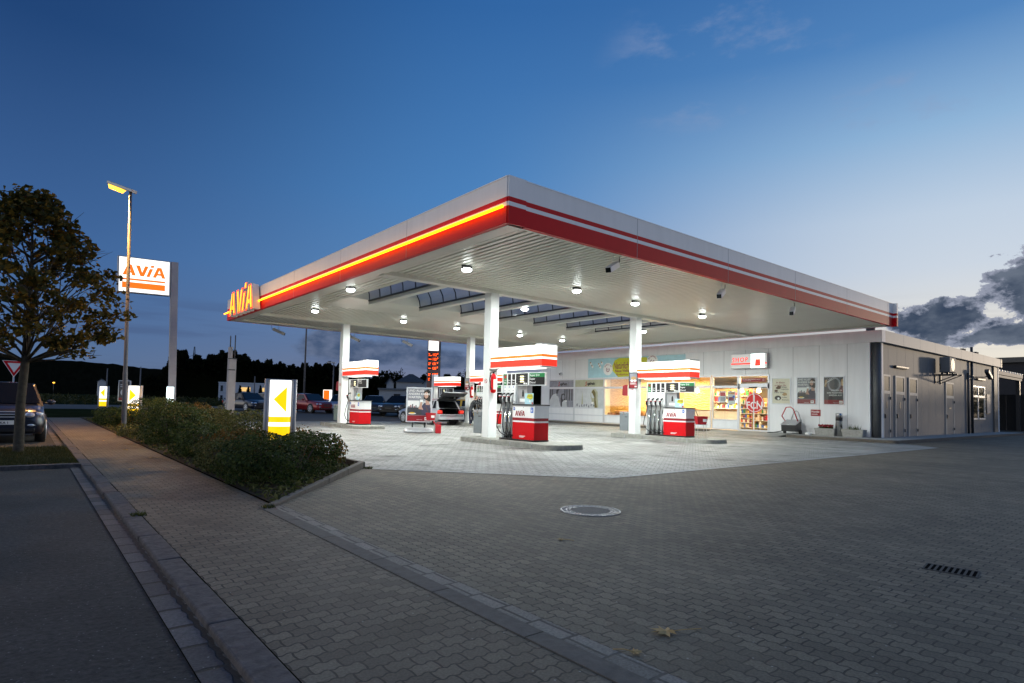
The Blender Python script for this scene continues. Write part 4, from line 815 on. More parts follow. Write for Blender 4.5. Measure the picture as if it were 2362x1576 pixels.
# ------------------------------------------------------------------ pump islands, pumps and their lit boxes
def island(label, x, y, L_=4.9, W_=1.35):
    mb = MB(); n = 8; r_ = .45
    def outline(g):
        pts = []
        for cx_, cy_, a0 in ((W_-r_, r_, -90), (W_-r_, L_-r_, 0), (r_, L_-r_, 90), (r_, r_, 180)):
            for k in range(n+1): a = R(a0+90*k/n); pts.append((x+cx_+(r_+g)*math.cos(a), y+cy_+(r_+g)*math.sin(a)))
        return pts
    rings = [[(a, c, z) for a, c in outline(g)] for g, z in ((.02, -.02), (0, .13), (-.02, .15))]
    mb.loft(rings, cap0=False, smooth=False)
    for k in range(1, 5): mb.box(x-.022, x+.0, y+k*L_/5-.008, y+k*L_/5+.008, 0, .128, 1)
    return tag(mb.build('pump_island', ['island_concrete', 'seam']), label, 'kerb island', 'concrete pump islands')
C4 = {(0,0): 'front left', (1,0): 'front right', (0,1): 'back left', (1,1): 'back right'}
island('concrete kerb island under the biggest, nearest fuel pump', 11.4, 12.0); island('concrete kerb island under the four hose pump near the shop door', 18.95, 11.95)
island('concrete kerb island under the far left fuel pump with one hose', 11.4, 24.3); island('concrete kerb island beside the person refuelling', 18.95, 24.4)
def fuel_pump(label, loc, nz, fuels, heads=1, wide=0):
    p = T('fuel_pump', label, 'fuel pump', loc, FRONT, 'fuel pumps'); tw = wide or (.20*nz+.02); nzw = tw/nz
    if nz == 1: tw = .3
    ce = tw+1.03
    mb = MB(); mb.box(0, tw, .10, .42, 1.18, 2.10); mb.box(0, .03, .05, .42, 0, 2.10); mb.box(tw-.03, tw, .05, .42, 0, 1.18); mb.box(.03, tw-.03, .28, .42, .05, 1.18); mb.build('hose_tower', 'white_metal', p, .008)
    mb = MB(); mb.box(0, tw, -.02, .46, -.0, .05); mb.box(tw+.01, ce, -.02, .6, 0, .05); mb.build('base', 'black', p)
    for i in range(nz):
        x = (i+.5)*tw/nz
        mb = MB(); mb.rect(x-.075, x+.075, 1.72, 2.07, .096, 0); mb.rect(x-.05, x+.05, 1.78, 1.80, .092, 1)
        f = fuels[i]
        if f: mb.text(f[0], .052, x-.065, 1.86, .090, 1, .02); 
        if f and len(f) > 1: mb.text(f[1], .045, x-.065, 1.80, .089, 1, .02)
        if f and f[0] == 'Super' and len(f) > 1 and f[1] == 'E10': mb.rect(x-.045, x+.045, 1.94, 2.03, .092, 2)
        mb.build('fuel_label', ['green_sign' if (f and len(f) > 1 and f[1] == 'E10') else 'black', 'white_paint', 'red_plastic'], p)
        if f: mb = MB(); mb.disc(x, 1.55, .055, .094, 16, 0); mb.disc(x, 1.66, .018, .094, 10, 1); mb.rect(x-.02, x+.02, 1.53, 1.57, .090, 2); mb.build('sticker', ['white_paint', 'blue_sign', 'grey_metal'], p)
        mb = MB(); mb.tube([(x,.12,1.46), (x,.02,1.44), (x,-.06,1.36), (x,-.07,1.24), (x,-.03,1.12)], [.022,.03,.034,.028,.02], 8); mb.obox(Matrix.Translation((x,-.085,1.30))@Matrix.Rotation(R(10), 4, 'X'), .05, .05, .17); mb.tube([(x,-.10,1.36), (x,-.15,1.28), (x,-.10,1.19)], .008, 6); mb.build('nozzle', 'rubber', p)
        mb = MB(); mb.obox(Matrix.Translation((x,-.10,1.385)), .06, .07, .04, 0); mb.obox(Matrix.Translation((x,-.10,1.355)), .064, .072, .022, 1); mb.build('nozzle_guard', ['white_paint', 'red_plastic'], p)
        mb = MB(); mb.cyl((x,.16,.06), (x,.16,1.0), .055, n=14); mb.build('guide_pipe', 'steel', p)
        s_ = 1 if i % 2 else -1; dx = .13+.02*i
        mb = MB(); mb.tube([(x,-.03,1.12), (x-.01,-.06,.95), (x-.03-.05*(i == 0),-.10,.7), (x-.01-.10*(i == 0),-.13,.42), (x+.05,-.13,.24), (x+.14,-.06,.16), (x+.17,.1,.12)], .016, 8); mb.build('hose', 'rubber', p)
    mb = MB()
    for z0, z1, mi in ((.05,.57,1), (.57,.62,0), (.62,.71,2), (.71,1.09,0)): mb.box(tw+.01, ce, 0, .58, z0, z1, mi)
    for i in range(3): mb.rect(tw+.35, tw+.35+.28-.04*i, .15-.02*i, .162-.02*i, -.004, 0)
    cab = mb.build('cabinet', ['white_paint', 'red_paint', 'dark_red'], p, .006)
    mb = MB(); mb.box(tw-.0, ce+.02, -.03, .61, 1.09, 1.125); mb.build('cabinet_top', 'dark_metal', p, .004)
    mb = MB(); avia(mb, tw+.14, .765, .155, -.006, 0, .003, .78); mb.disc(tw+.52, 1.03, .012, -.004, 8, 1); mb.build('cabinet_lettering', ['dark_red', 'black'], cab)
    mb = MB(); xs = (ce-.12, tw+.07) if nz != 4 else (ce-.06, ce-.06)
    if nz != 4: mb.rect(ce-.17, ce-.05, .87, 1.03, -.004, 0); mb.disc(ce-.11, .985, .018, -.008, 10, 1); mb.rect(ce-.135, ce-.09, .91, .955, -.008, 1); mb.disc(tw+.08, .98, .05, -.004, 16, 0); mb.rect(tw+.05, tw+.11, .97, .99, -.008, 1)
    else: mb.disc(ce-.12, .98, .06, -.004, 18, 0); mb.rect(ce-.16, ce-.08, .97, .99, -.008, 1)
    mb.build('sticker', ['blue_sign', 'white_paint'], cab)
    mb = MB(); mb.box(tw+.03, tw+.5, .16, .36, 1.125, 1.70); mb.build('terminal_panel', 'grey_metal', p, .006)
    mb = MB(); mb.rect(tw+.26, tw+.34, 1.36, 1.52, .155, 0); mb.disc(tw+.30, 1.54, .03, .155, 10, 0); mb.rect(tw+.15, tw+.42, 1.2, 1.30, .155, 1); mb.build('card_reader', ['black', 'white_paint'], p)
    mb = MB(); mb.rect(tw+.46, tw+.86, 1.13, 1.46, .10, 0); mb.prism([(tw+.55,1.32),(tw+.6,1.43),(tw+.82,1.44),(tw+.84,1.32),(tw+.75,1.27)], .097, .094, 1); mb.disc(tw+.7, 1.22, .035, .096, 12, 2); mb.rect(tw+.78, tw+.85, 1.14, 1.19, .096, 3); mb.text('Natürlich', .06, tw+.58, 1.36, .091, 4, .01, .3); mb.build('promo_card', ['sky_blue', 'lime', 'white_paint', 'red_plastic', 'plum'], p)
    mb = MB(); mb.box(tw+.06, tw+.68, .04, .34, 1.70, 2.10); mb.build('display_case', 'white_metal', p, .008)
    mb = MB(); mb.rect(tw+.085, tw+.655, 1.725, 2.075, .036, 0)
    for k in range(3):
        mb.rect(tw+.30, tw+.46, 1.955-k*.075, 2.0-k*.075, .032, 1); mb.rect(tw+.22, tw+.28, 1.975-k*.075, 1.98-k*.075, .032, 2); mb.rect(tw+.48, tw+.54, 1.975-k*.075, 1.98-k*.075, .032, 2)
    mb.rect(tw+.46, tw+.54, 1.74, 1.79, .032, 2); mb.rect(tw+.56, tw+.63, 1.74, 1.78, .032, 2); mb.rect(tw+.12, tw+.15, 1.74, 1.78, .032, 2); mb.build('display', ['black', 'lcd', 'white_paint'], p)
    q = T('price_panel', None, None, (tw+.69, .04, 1.72)); q.parent = p; q.rotation_euler.z = R(14)
    bpy.data.objects.remove(q)
    mb = MB(); A_ = Matrix.Translation((tw+.69, .04, 0))@Matrix.Rotation(R(16), 4, 'Z')
    mb.box(0, .60, 0, .10, 1.70, 2.10, 0); mb.rect(.025, .575, 1.725, 2.075, -.004, 1)
    if fuels[0] and len(fuels[0]) > 1 and fuels[0][1] == 'E10':
        mb.rect(.025, .575, 1.955, 2.075, -.007, 2)
        for k, l_ in enumerate(('Super E10', 'Super', 'Diesel')): mb.text(l_, .085, .04, 1.985-k*.11, -.010, 3, .014)
    else: mb.text('Diesel', .085, .04, 1.985, -.010, 3, .014); mb.text('Bio Diesel', .06, .04, 1.90, -.010, 3, .014)
    mb.v = [tuple(A_@Vector(v)) for v in mb.v]
    mb.build('price_panel', ['white_metal', 'black', 'green_sign', 'white_paint'], p)
    return p
E10 = ('Super', 'E10'); SU = ('Super', 'plus'); DI = ('Diesel',)
fuel_pump('nearest fuel pump with three hoses, beside the column with the fire extinguisher', (11.85, 15.05, .15), 3, [E10, SU, DI])
fuel_pump('fuel pump with four hoses, in front of the glowing shop windows', (19.42, 15.2, .15), 4, [E10, SU, None, DI], wide=.86)
fuel_pump('far left fuel pump with a single hose', (11.85, 26.75, .15), 1, [DI])
fuel_pump('fuel pump the person is refuelling at, half behind the nearest column', (19.42, 26.93, .15), 4, [E10, SU, SU, DI], wide=.8)
fuel_pump('distant truck fuel pump behind the silver estate car', (23.3, 36.9, .15), 1, [DI])
def sign_box(label, x, y, z0=2.41, z1=3.08, L_=2.55, D_=.62, post=None):
    t = T('fuel_sign_box', label, 'lit sign', (x, y, z0), FRONT, 'lit boxes above the pumps'); h = z1-z0
    mb = MB()
    for a, c, mi in ((.58,1,0), (.455,.58,2), (.365,.455,0), (.06,.365,1)): mb.box(.02, L_, 0, D_, h*a, h*c, mi)
    mb.build('lit_shell', ['lit_white', 'lit_red', 'lit_orange'], t)
    mb = MB(); mb.box(0, L_+.01, -.01, D_+.01, 0, h*.06-.002); mb.box(-.02, .018, -.01, D_+.01, 0, h); mb.build('frame', 'white_metal', t)
    mb = MB(); mb.box(.3, L_-.3, .15, D_-.15, -.03, 0); mb.build('down_lamp', 'lit_white', t)
    mb = MB(); mb.prism([(L_-.3, h+.001),(L_, h+.001),(L_-.02, h+.05),(L_-.3, h+.05)], D_, 0); mb.build('end_cap', 'grey_metal', t)
    area('box_light', t, (L_/2, D_/2, -.05), L_*.7, 26, (1, .96, .84), shape='RECTANGLE', sy=.3)
    if post: mb = MB(); mb.box(-.36, -.021, .02, .36, -z0+.1, h+.2); mb.build('post', 'white_metal', t)
    return t
sign_box('biggest lit box with white and red stripes, above the nearest pump', 11.93, 15.75); sign_box('lit striped box above the four hose pump before the shop windows', 19.5, 15.75)
sign_box('lit striped box above the far left single hose pump', 11.93, 27.62); sign_box('lit striped box behind the nearest column, above the person refuelling', 19.5, 27.62)
sign_box('small distant lit box with orange band below the price display', 23.4, 37.7, post=True)
# small things on and beside the columns
def waste_bin(label, x, y, m):
    t = T('waste_bin', label, 'bin', (x, y, .12), FRONT, 'bins on the pump columns'); mb = MB(); mb.box(0, .45, 0, .36, .14, .86); mb.build('body', m, t, .015); mb = MB(); mb.box(-.005, .455, -.005, .365, .865, .93); mb.box(.2, .25, -.02, -.006, .78, .92, 1); mb.build('lid', ['grey_metal', 'steel'], t); mb = MB(); mb.rect(.28, .42, .70, .73, -.006); mb.build('grip', 'dark_metal', t)
waste_bin('dark grey bin on the left side of the nearest column', 11.93, 16.62, 'bin_grey'); waste_bin('blue grey bin on the left side of the column by the four hose pump', 19.5, 16.62, 'bin_grey')
waste_bin('green grey bin on the left side of the far left column', 11.93, 28.5, 'bin_green'); waste_bin('bluish bin behind the person refuelling', 19.5, 28.5, 'bin_grey')
def extinguisher(label, loc):
    t = T('fire_extinguisher', label, 'fire extinguisher', loc, 0, 'fire extinguishers on the columns'); mb = MB(); mb.lathe([(.02,0),(.085,.02),(.09,.08),(.09,.52),(.07,.6),(.03,.64)], n=18); mb.build('cylinder', 'red_paint', t)
    mb = MB(); mb.box(-.07, .07, -.094, -.092, .12, .45); mb.build('label', 'white_paint', t); mb = MB(); mb.cyl((0,0,.64), (0,0,.70), .03, n=10); mb.tube([(-.02,0,.69), (-.16,-.03,.66), (-.20,-.05,.45), (-.16,-.06,.2), (-.10,-.07,.10)], .014, 6); mb.tube([(.0,0,.70), (.0,-.12,.72)], .014, 6); mb.build('valve_hose', 'rubber', t)
    mb = MB(); mb.box(-.04, .04, .08, .12, .1, .6); mb.build('wall_bracket', 'dark_metal', t)
extinguisher('red fire extinguisher on the nearest column, next to the three hose pump', (12.02, 15.67, 1.62)); extinguisher('red fire extinguisher on the column beside the person refuelling', (19.6, 27.55, 1.55))
def dispenser(label, loc):
    t = T('towel_dispenser', label, 'dispenser', loc, FRONT, 'dark red towel dispensers on the columns'); mb = MB(); mb.prism([(0,.04),(.03,.42),(.16,.46),(.30,.46),(.30,0),(.08,0)], .26, 0); mb.build('case', 'dark_red', t, .01); mb = MB(); mb.box(.302, .36, 0, .26, 0, .46); mb.build('side_plate', 'cream', t)
dispenser('dark red towel dispenser on the column by the four hose pump', (19.55, 16.55, 1.72)); dispenser('dark red towel dispenser on the far left column', (11.97, 28.42, 1.72)); dispenser('dark red towel dispenser near the person refuelling', (19.6, 27.0, 1.95))
def col_poster(label, x, y, z):
    t = T('column_poster', label, 'poster', (x, y, z), FRONT, 'small posters on the columns'); mb = MB()
    for a in ((0,.025,0,.66),(.435,.46,0,.66),(.025,.435,0,.025),(.025,.435,.635,.66)): mb.box(a[0], a[1], -.03, 0, a[2], a[3])
    mb.build('frame', 'dark_metal', t); mb = MB(); mb.rect(.025, .435, .025, .635, -.012, 0, .01); mb.rect(.025, .435, .025, .3, -.016, 1); mb.disc(.24, .4, .13, -.016, 18, 2, rz=.1); mb.disc(.16, .32, .08, -.019, 14, 3, rz=.05); mb.disc(.32, .32, .08, -.019, 14, 3, rz=.05); mb.rect(.06, .36, .21, .235, -.019, 3); mb.rect(.06, .42, .17, .185, -.019, 3); mb.rect(.3, .42, .05, .11, -.019, 3); mb.build('print', ['photo_grey', 'dark_red', 'wood', 'white_paint'], t)
col_poster('small framed poster of a burger on the column by the four hose pump', 19.495, 16.13, 2.02); col_poster('small framed poster on the column beside the person refuelling', 19.495, 28.1, 2.0)
def bucket_stand(label, loc, rz=0):
    t = T('washer_bucket', label, 'bucket', loc, rz, 'red window washing buckets on wire stands'); mb = MB(); mb.add([(-.16,-.12,.52),(.16,-.12,.52),(.16,.12,.52),(-.16,.12,.52),(-.21,-.16,.82),(.21,-.16,.82),(.21,.16,.82),(-.21,.16,.82)], [(0,3,2,1),(0,1,5,4),(1,2,6,5),(2,3,7,6),(3,0,4,7),(4,5,6,7)]); mb.rect(.02, .16, .62, .72, -.15, 1); mb.build('bucket', ['red_plastic', 'white_paint'], t, .01)
    mb = MB()
    for a, c in ((-1,-1),(1,-1),(1,1),(-1,1)): mb.tube([(.15*a,.11*c,.52), (.19*a,.15*c,0)], .008, 6)
    mb.tube([(-.2,-.15,.51),(.2,-.15,.51),(.2,.15,.51),(-.2,.15,.51),(-.2,-.15,.51)], .008, 6); mb.build('stand', 'grey_metal', t)
    mb = MB(); mb.tube([(-.05,0,.7), (-.22,.02,1.08)], .014, 6); mb.build('wiper_handle', 'brown', t)
bucket_stand('red window washing bucket on a wire stand by the four hose pump', (19.55, 12.75, .15), R(-35)); bucket_stand('red window washing bucket on a wire stand beside the foot of the standing advert', (13.0, 21.12, .005), R(-35))
t = T('jerry_can', 'red plastic petrol can standing on the paving right of the advert stand', 'petrol can', (13.12, 20.72, .005), R(-35)); mb = MB(); mb.box(-.12, .12, -.07, .07, 0, .36); mb.build('body', 'red_plastic', t, .03); mb = MB(); mb.tube([(-.05,0,.36), (-.05,0,.43), (.1,0,.43), (.1,0,.36)], .018, 8); mb.build('handle', 'red_plastic', t); mb = MB(); mb.tube([(-.10,0,.35), (-.16,0,.43), (-.2,0,.5)], [.03,.025,.018], 8); mb.build('spout', 'red_plastic', t)
t = T('advert_stand', 'standing advert of a woman drinking coffee on a heavy grey foot, before the silver car', 'advert stand', (12.68, 21.54, .005), R(-33))
mb = MB()
for a in ((-.53,-.475,.42,1.86),(.475,.53,.42,1.86),(-.475,.475,.42,.475),(-.475,.475,1.805,1.86)): mb.box(a[0], a[1], -.05, .05, a[2], a[3])
mb.build('frame', 'alu', t, .006)
mb = MB(); mb.rect(.05, 1.0, .05, 1.39, -.012, 0, .01); lay_ad(mb, 1.05, 1.44, 1.0); mb.v = [(x-.525, y-.03, z+.42) for x, y, z in mb.v]; mb.build('print', AD, t)
mb = MB(); mb.loft([[(x, .36*math.cos(a)*k, .01+.20*math.sin(a)*k) for a in [math.pi*i/10 for i in range(11)]] for x, k in ((-.60,.5),(-.56,.9),(-.4,1),(.4,1),(.56,.9),(.60,.5))]); mb.build('foot', 'grey_metal', t)
mb = MB(); mb.cyl((-.25,0,.18), (-.25,0,.43), .03, n=8); mb.cyl((.25,0,.18), (.25,0,.43), .03, n=8); mb.build('spring_post', 'black', t)
# things set into or lying on the paving
t = T('manhole_cover', 'round steel rimmed manhole cover set in the dark paving', 'manhole cover', (5.45, 5.09, .0)); mb = MB(); mb.lathe([(.30,.0),(.30,.006)], n=40); mb.build('concrete_fill', pm('lid_fill', (.10,.10,.095), .8, var=.4, scale=30, bump=.5), t)
mb = MB()
def ring_flat(r0_, r1_, z): 
    n = 56; a = [(r_*math.cos(2*math.pi*i/n), r_*math.sin(2*math.pi*i/n), zz) for r_, zz in ((r0_, 0), (r0_, z), (r1_, z), (r1_, 0)) for i in range(n)]
    mb.add(a, [(k*n+i, k*n+(i+1) % n, (k+1)*n+(i+1) % n, (k+1)*n+i) for k in range(3) for i in range(n)])
ring_flat(.445, .425, .012); ring_flat(.365, .352, .010); ring_flat(.31, .30, .010)
for i in range(52):
    a = 2*math.pi*i/52; mb.obox(Matrix.Rotation(a, 4, 'Z')@Matrix.Translation((.388, 0, .004)), .046, .016, .010)
for i in range(20):
    a = 2*math.pi*i/20; mb.obox(Matrix.Rotation(a, 4, 'Z')@Matrix.Translation((.328, 0, .004)), .034, .022, .009)
mb.build('iron_ring', pm('worn_iron', (.26, .27, .30), .5, .7, var=.35, scale=30), t)
mb = MB(); mb.lathe([(.42,.001),(.42,.002)], n=40); mb.build('recess', 'black', t); t.scale = (.83, .83, 1)
t = T('drain_grate', 'rectangular iron drain grate in the dark paving at the right', 'drain grate', (6.0, 1.55, 0), R(8)); mb = MB(); mb.box(-.17, .17, -.27, .27, .001, .003); mb.build('pit_shade_plate', 'pit_shade', t); mb = MB()  # flat dark plate painted as the shade below the bars
for a in ((-.17,-.15,-.27,.27),(.15,.17,-.27,.27),(-.15,.15,-.27,-.25),(-.15,.15,.25,.27)): mb.box(*a, .0, .006)
for i in range(8): mb.box(-.15, .15, -.215+i*.058, -.19+i*.058, .0, .005)
mb.build('bars', 'iron', t); t.scale = (.75, .68, 1)
sheet('paving_mark', [(9.55, 7.8), (9.75, 7.67), (9.88, 7.87), (9.68, 8.0)], .0085, 'concrete')
def maple_leaf(label, loc, s=1.0, rz=0):
    pts = []
    for a, r_ in ((-90,.15),(-60,.35),(-30,.7),(-10,.35),(10,.85),(30,.45),(55,.9),(72,.5),(90,1.0),(108,.5),(125,.9),(150,.45),(170,.85),(190,.35),(210,.7),(240,.35)): pts.append((math.cos(R(a))*r_*.09*s, math.sin(R(a))*r_*.09*s, .004+.02*s*random.random()))
    mb = MB(); mb.add(pts+[(0,0,.012)], [(i, (i+1) % len(pts), len(pts)) for i in range(len(pts))]); mb.tube([(0,0,.008), (.01,-.10*s,.012), (.03,-.2*s,.006)], .0025, 5); o = mb.build('fallen_leaf', 'leaf_fallen'); o.location = loc; o.rotation_euler.z = rz; return tag(o, label, 'leaf', 'fallen leaves')
maple_leaf('large tan maple leaf with a long stem lying on the dark paving in the foreground', (2.92, 2.12, .002), 1.15, R(60))
maple_leaf('small brown leaf just right of the edging strip in the foreground', (2.55, 2.05, .002), .55, R(200))
maple_leaf('small pale leaf on the dark paving below the manhole cover', (4.05, 4.15, .002), .6, R(20))
for i, (x, y) in enumerate(((1.9,16.5),(2.1,14.2),(1.5,12.2),(2.2,18.3),(1.75,19.8))): maple_leaf('small yellow leaf on the pavement beside the hedges', (x, y, .003), .9, i*1.3)
# ------------------------------------------------------------------ cars (front towards local -Y)
def car(name, label, cat, loc, rz, body, L_=4.5, W_=1.78, Hh=1.45, style='sedan', grille='dark_metal', roofmat=None, plate='', hatch=False, group='cars parked in the row behind the station'):
    t = T(name, label, cat, loc, rz, group); hw = W_/2; f = -L_/2; g = .22 if style != 'suv' else .30; bl = Hh*.62
    def sec(y, z0, zt, w0, w1, crown):
        p = [(-w0*.94, z0), (-w0, z0+.12), (-w0*1.0, z0+(zt-z0)*.55), (-w1, zt-.05), (-w1*.88, zt+crown*.4), (-w1*.45, zt+crown), (w1*.45, zt+crown), (w1*.88, zt+crown*.4), (w1, zt-.05), (w0, z0+(zt-z0)*.55), (w0, z0+.12), (w0*.94, z0)]
        return [(x, y, z) for x, z in p]
    hood = bl-.02; rear = bl+.04 if style in ('estate', 'suv', 'hatch') else bl+.03
    st = [(f, g+.08, g+.36, hw*.80, hw*.74, .02), (f+.06, g, hood-.20, hw*.90, hw*.80, .03), (f+.25, g-.02, hood-.10, hw*.97, hw*.88, .04), (f+.9, g-.02, hood, hw, hw*.93, .04), (f+1.25, g-.02, bl, hw, hw*.95, .03), (0, g-.02, bl+.01, hw, hw*.95, .02), (L_/2-1.0, g-.02, rear, hw, hw*.95, .02), (L_/2-.3, g, rear-.01, hw*.97, hw*.92, .02), (L_/2-.05, g+.04, rear-.05, hw*.92, hw*.86, .01), (L_/2, g+.10, rear-.28, hw*.88, hw*.82, 0)]
    if hatch: st = st[:-2]+[(L_/2-.04, g+.02, rear-.02, hw*.94, hw*.90, .01)]
    mb = MB(); mb.loft([sec(*s) for s in st], cap1=not hatch)
    b_ = mb.build('body', body, t)
    # cabin: painted roof and pillars with glass let in
    wf, rf = f+1.2, f+1.95
    rr, wr = {'sedan': (L_/2-1.35, L_/2-.72), 'estate': (L_/2-.55, L_/2-.12), 'hatch': (L_/2-.75, L_/2-.2), 'suv': (L_/2-.5, L_/2-.1), 'coupe': (L_/2-1.6, L_/2-.8)}[style]
    wb, wt, zr = hw*.95, hw*.72, Hh
    def cs(y, z, w_, cr_): return [(-w_, y, z), (-w_*.6, y, z+cr_), (0, y, z+cr_*1.25), (w_*.6, y, z+cr_), (w_, y, z)]
    rings = [cs(wf, bl-.02, wb, .0), cs(rf, zr-.06, wt, .04), cs((rf+rr)/2, zr-.03, wt*1.02, .04), cs(rr, zr-.07, wt*.98, .04), cs(wr, bl-.0, wb*.97, .0)]
    mb = MB(); n = 5; vs = [p for r in rings for p in r]; fs = [(i*n+j, (i+1)*n+j, (i+1)*n+j+1, i*n+j+1) for i in range(3 if hatch else 4) for j in range(4)]
    for s_ in (0, 4): fs.append(tuple((i*n+s_) for i in (range(5) if s_ == 4 else range(4, -1, -1))))
    mb.add(vs, fs, 0, False); mb.build('roof', roofmat or body, b_)
    def lerp(a, b, k): return tuple(a[i]+(b[i]-a[i])*k for i in range(3))
    def pane(name_, a, b, c, d, off, ins=.07, m_='car_glass'):
        ctr = [sum(q[i] for q in (a,b,c,d))/4 for i in range(3)]; P_ = [tuple(v+(cc-v)*ins+o for v, cc, o in zip(q, ctr, off)) for q in (a,b,c,d)]
        mb = MB(); mb.add(P_, [(0,1,2,3)]); mb.build(name_, m_, t)
    pane('windscreen', (-wb*.95,wf+.02,bl), (wb*.95,wf+.02,bl), (wt*.95,rf,zr-.04), (-wt*.95,rf,zr-.04), (0,-.045,.035), .05)
    if not hatch: pane('rear_window', (wb*.9,wr,bl+.02), (-wb*.9,wr,bl+.02), (-wt*.93,rr,zr-.06), (wt*.93,rr,zr-.06), (0,.04,.035), .08)
    ymid = (rf+rr)/2-.05
    for s_ in (-1, 1):
        def W(y, top): return (s_*(wt*1.0 if top else wb*.97), y, zr-.09 if top else bl+.02)
        o = (s_*.022, 0, .008)
        pane('side_window', W(wf+.25,0), W(ymid,0), W(ymid,1), W(rf+.05,1), o)
        if style != 'coupe': pane('side_window', W(ymid+.06,0), W(rr-.15 if style == 'estate' else wr-.4,0), W(rr-.2,1), W(ymid+.06,1), o)
        if style in ('estate', 'suv'): pane('side_window', W(rr-.08,0), W(wr-.15,0), W(rr+.05,1), W(rr-.13,1), o)
        for yw in (f+.82, L_/2-.85):
            r_ = .32 if style != 'suv' else .37
            mb = MB(); mb.cyl((s_*(hw-.22), yw, r_), (s_*(hw+.004), yw, r_), r_+.05, n=24); mb.build('wheel_arch', 'black', t)
            mb = MB(); mb.cyl((s_*(hw-.20), yw, r_), (s_*(hw+.014), yw, r_), r_, n=24); wl = mb.build('wheel', 'rubber', t)
            mb = MB(); x = s_*(hw+.018)
            for k in range(7):
                a = 2*math.pi*k/7; mb.obox(Matrix.Translation((x, yw, r_))@Matrix.Rotation(a, 4, 'X')@Matrix.Translation((0, 0, r_*.36)), .02, .055, r_*.62)
            mb.cyl((x-s_*.012, yw, r_), (x+s_*.012, yw, r_), r_*.22, n=12); n_ = 20
            ro = [[(x+s_*dx, yw+rad*math.cos(2*math.pi*i/n_), r_+rad*math.sin(2*math.pi*i/n_)) for i in range(n_)] for dx, rad in ((-.01, r_*.70), (.012, r_*.70), (.012, r_*.62), (-.01, r_*.62))]
            mb.loft(ro, False, False); mb.build('rim', 'alu', wl)
        mb = MB(); mb.ball((s_*(hw+.12), wf+.35, bl+.08), .11, .06, .08, 10); mb.cyl((s_*(hw-.06), wf+.34, bl+.04), (s_*(hw+.05), wf+.35, bl+.06), .025, n=6); mb.build('wing_mirror', body, t)
        x = s_*hw*.66; zh = hood-.24
        mb = MB(); mb.ball((x-s_*.04, f+.07, zh), .12, .07, .085, 12); mb.ball((x+s_*.15, f+.16, zh+.015), .10, .08, .075, 12); mb.build('headlight', 'car_lamp', t)
        mb = MB(); mb.ball((x, f+.02, g+.22), .09, .04, .04, 10); mb.build('fog_light', 'car_lamp', t)
        mb = MB(); mb.box(s_*hw*.62 if s_ > 0 else -hw*.95, s_*hw*.95 if s_ > 0 else -hw*.62, L_/2-.12, L_/2-.008, rear-.30, rear-.12); mb.build('tail_light', 'tail', t, .02)
    mb = MB(); mb.box(-hw*.40, hw*.40, f+.0, f+.10, g+.40, hood-.20)
    mb.build('grille', 'black', t, .015); mb = MB()
    for k in range(3): mb.box(-hw*.38, hw*.38, f-.012, f+.02, g+.43+k*.07, g+.45+k*.07)
    mb.build('grille_bar', grille, t)
    mb = MB(); mb.box(-hw*.75, hw*.75, f-.015, f+.12, g+.04, g+.14); mb.build('lower_intake', 'black', t, .02)
    if plate:
        mb = MB(); mb.box(-.26, .26, f-.035, f-.015, g+.24, g+.35); mb.text(plate, .085, 0, g+.262, f-.039, 1, .02, align='CENTER'); mb.build('number_plate', ['plate', 'black'], t)
    else: mb = MB(); mb.box(-.26, .26, f-.035, f-.012, g+.26, g+.36); mb.build('number_plate', 'dark_metal', t)
    return t, b_, dict(hw=hw, bl=bl, zr=zr, rr=rr, wr=wr, wt=wt, L=L_, g=g, rear=rear)
P_cab, P_blu, P_red, P_sil, P_blk, P_navy = paint('paint_night', (.012,.016,.03)), paint('paint_bluegrey', (.10,.13,.18)), paint('paint_red', (.28,.012,.016)), paint('paint_lilac', (.26,.26,.34)), paint('paint_black', (.008,.008,.01)), paint('paint_navy', (.012,.02,.045))
car('convertible', 'dark convertible with black soft top, leftmost of the cars parked behind the hedge', 'car', (13.2, 47.9, .25), R(12), P_cab, 4.6, 1.75, 1.40, 'coupe', roofmat=M['rubber'], grille='alu')
car('estate_car', 'blue grey estate car parked right of the dark convertible, mostly behind the arrow sign', 'car', (15.9, 49.6, .25), R(12), P_blu, 4.6, 1.75, 1.46, 'estate')
car('hatchback', 'red hatchback parked right of the near arrow sign', 'car', (17.0, 45.2, .25), R(14), P_red, 4.3, 1.77, 1.43, 'hatch')
car('saloon_car', 'silver lilac saloon parked between the red hatchback and the far left pump', 'car', (19.4, 45.0, .25), R(-22), P_sil, 4.4, 1.75, 1.40, 'sedan')
car('saloon_car', 'dark blue car half hidden behind the far left pump', 'car', (21.0, 42.4, .22), R(-30), P_navy, 4.4, 1.75, 1.42, 'sedan')
car('estate_car', 'black estate car parked between the far left pump and the standing advert', 'car', (22.2, 40.3, .2), R(-52), P_blk, 4.8, 1.8, 1.47, 'estate')
car('yellow_car', 'yellow car behind the person refuelling', 'car', (23.6, 33.0, .0), R(35), paint('paint_yellow', (.55,.33,.02)), 4.4, 1.75, 1.5, 'hatch', group='cars at the pumps')
car('suv', 'dark blue off road car with white number plate parked behind the tree', 'car', (-.42, 22.75, -.1), 0, P_cab, 4.6, 1.86, 1.68, 'suv', plate='RH·KA 1', grille='alu', group=None)
silv = paint('paint_silver', (.48, .50, .53))
t, b_, k = car('estate_car', 'silver estate car at the pumps with its tailgate raised and boot open', 'car', (18.2, 29.75, .004), R(180), silv, 4.55, 1.74, 1.42, 'estate', hatch=True, group='cars at the pumps')
hw, bl, zr, rr, wr, wt, L_, g, rear = [k[q] for q in ('hw','bl','zr','rr','wr','wt','L','g','rear')]
mb = MB(); yb = L_/2-.03
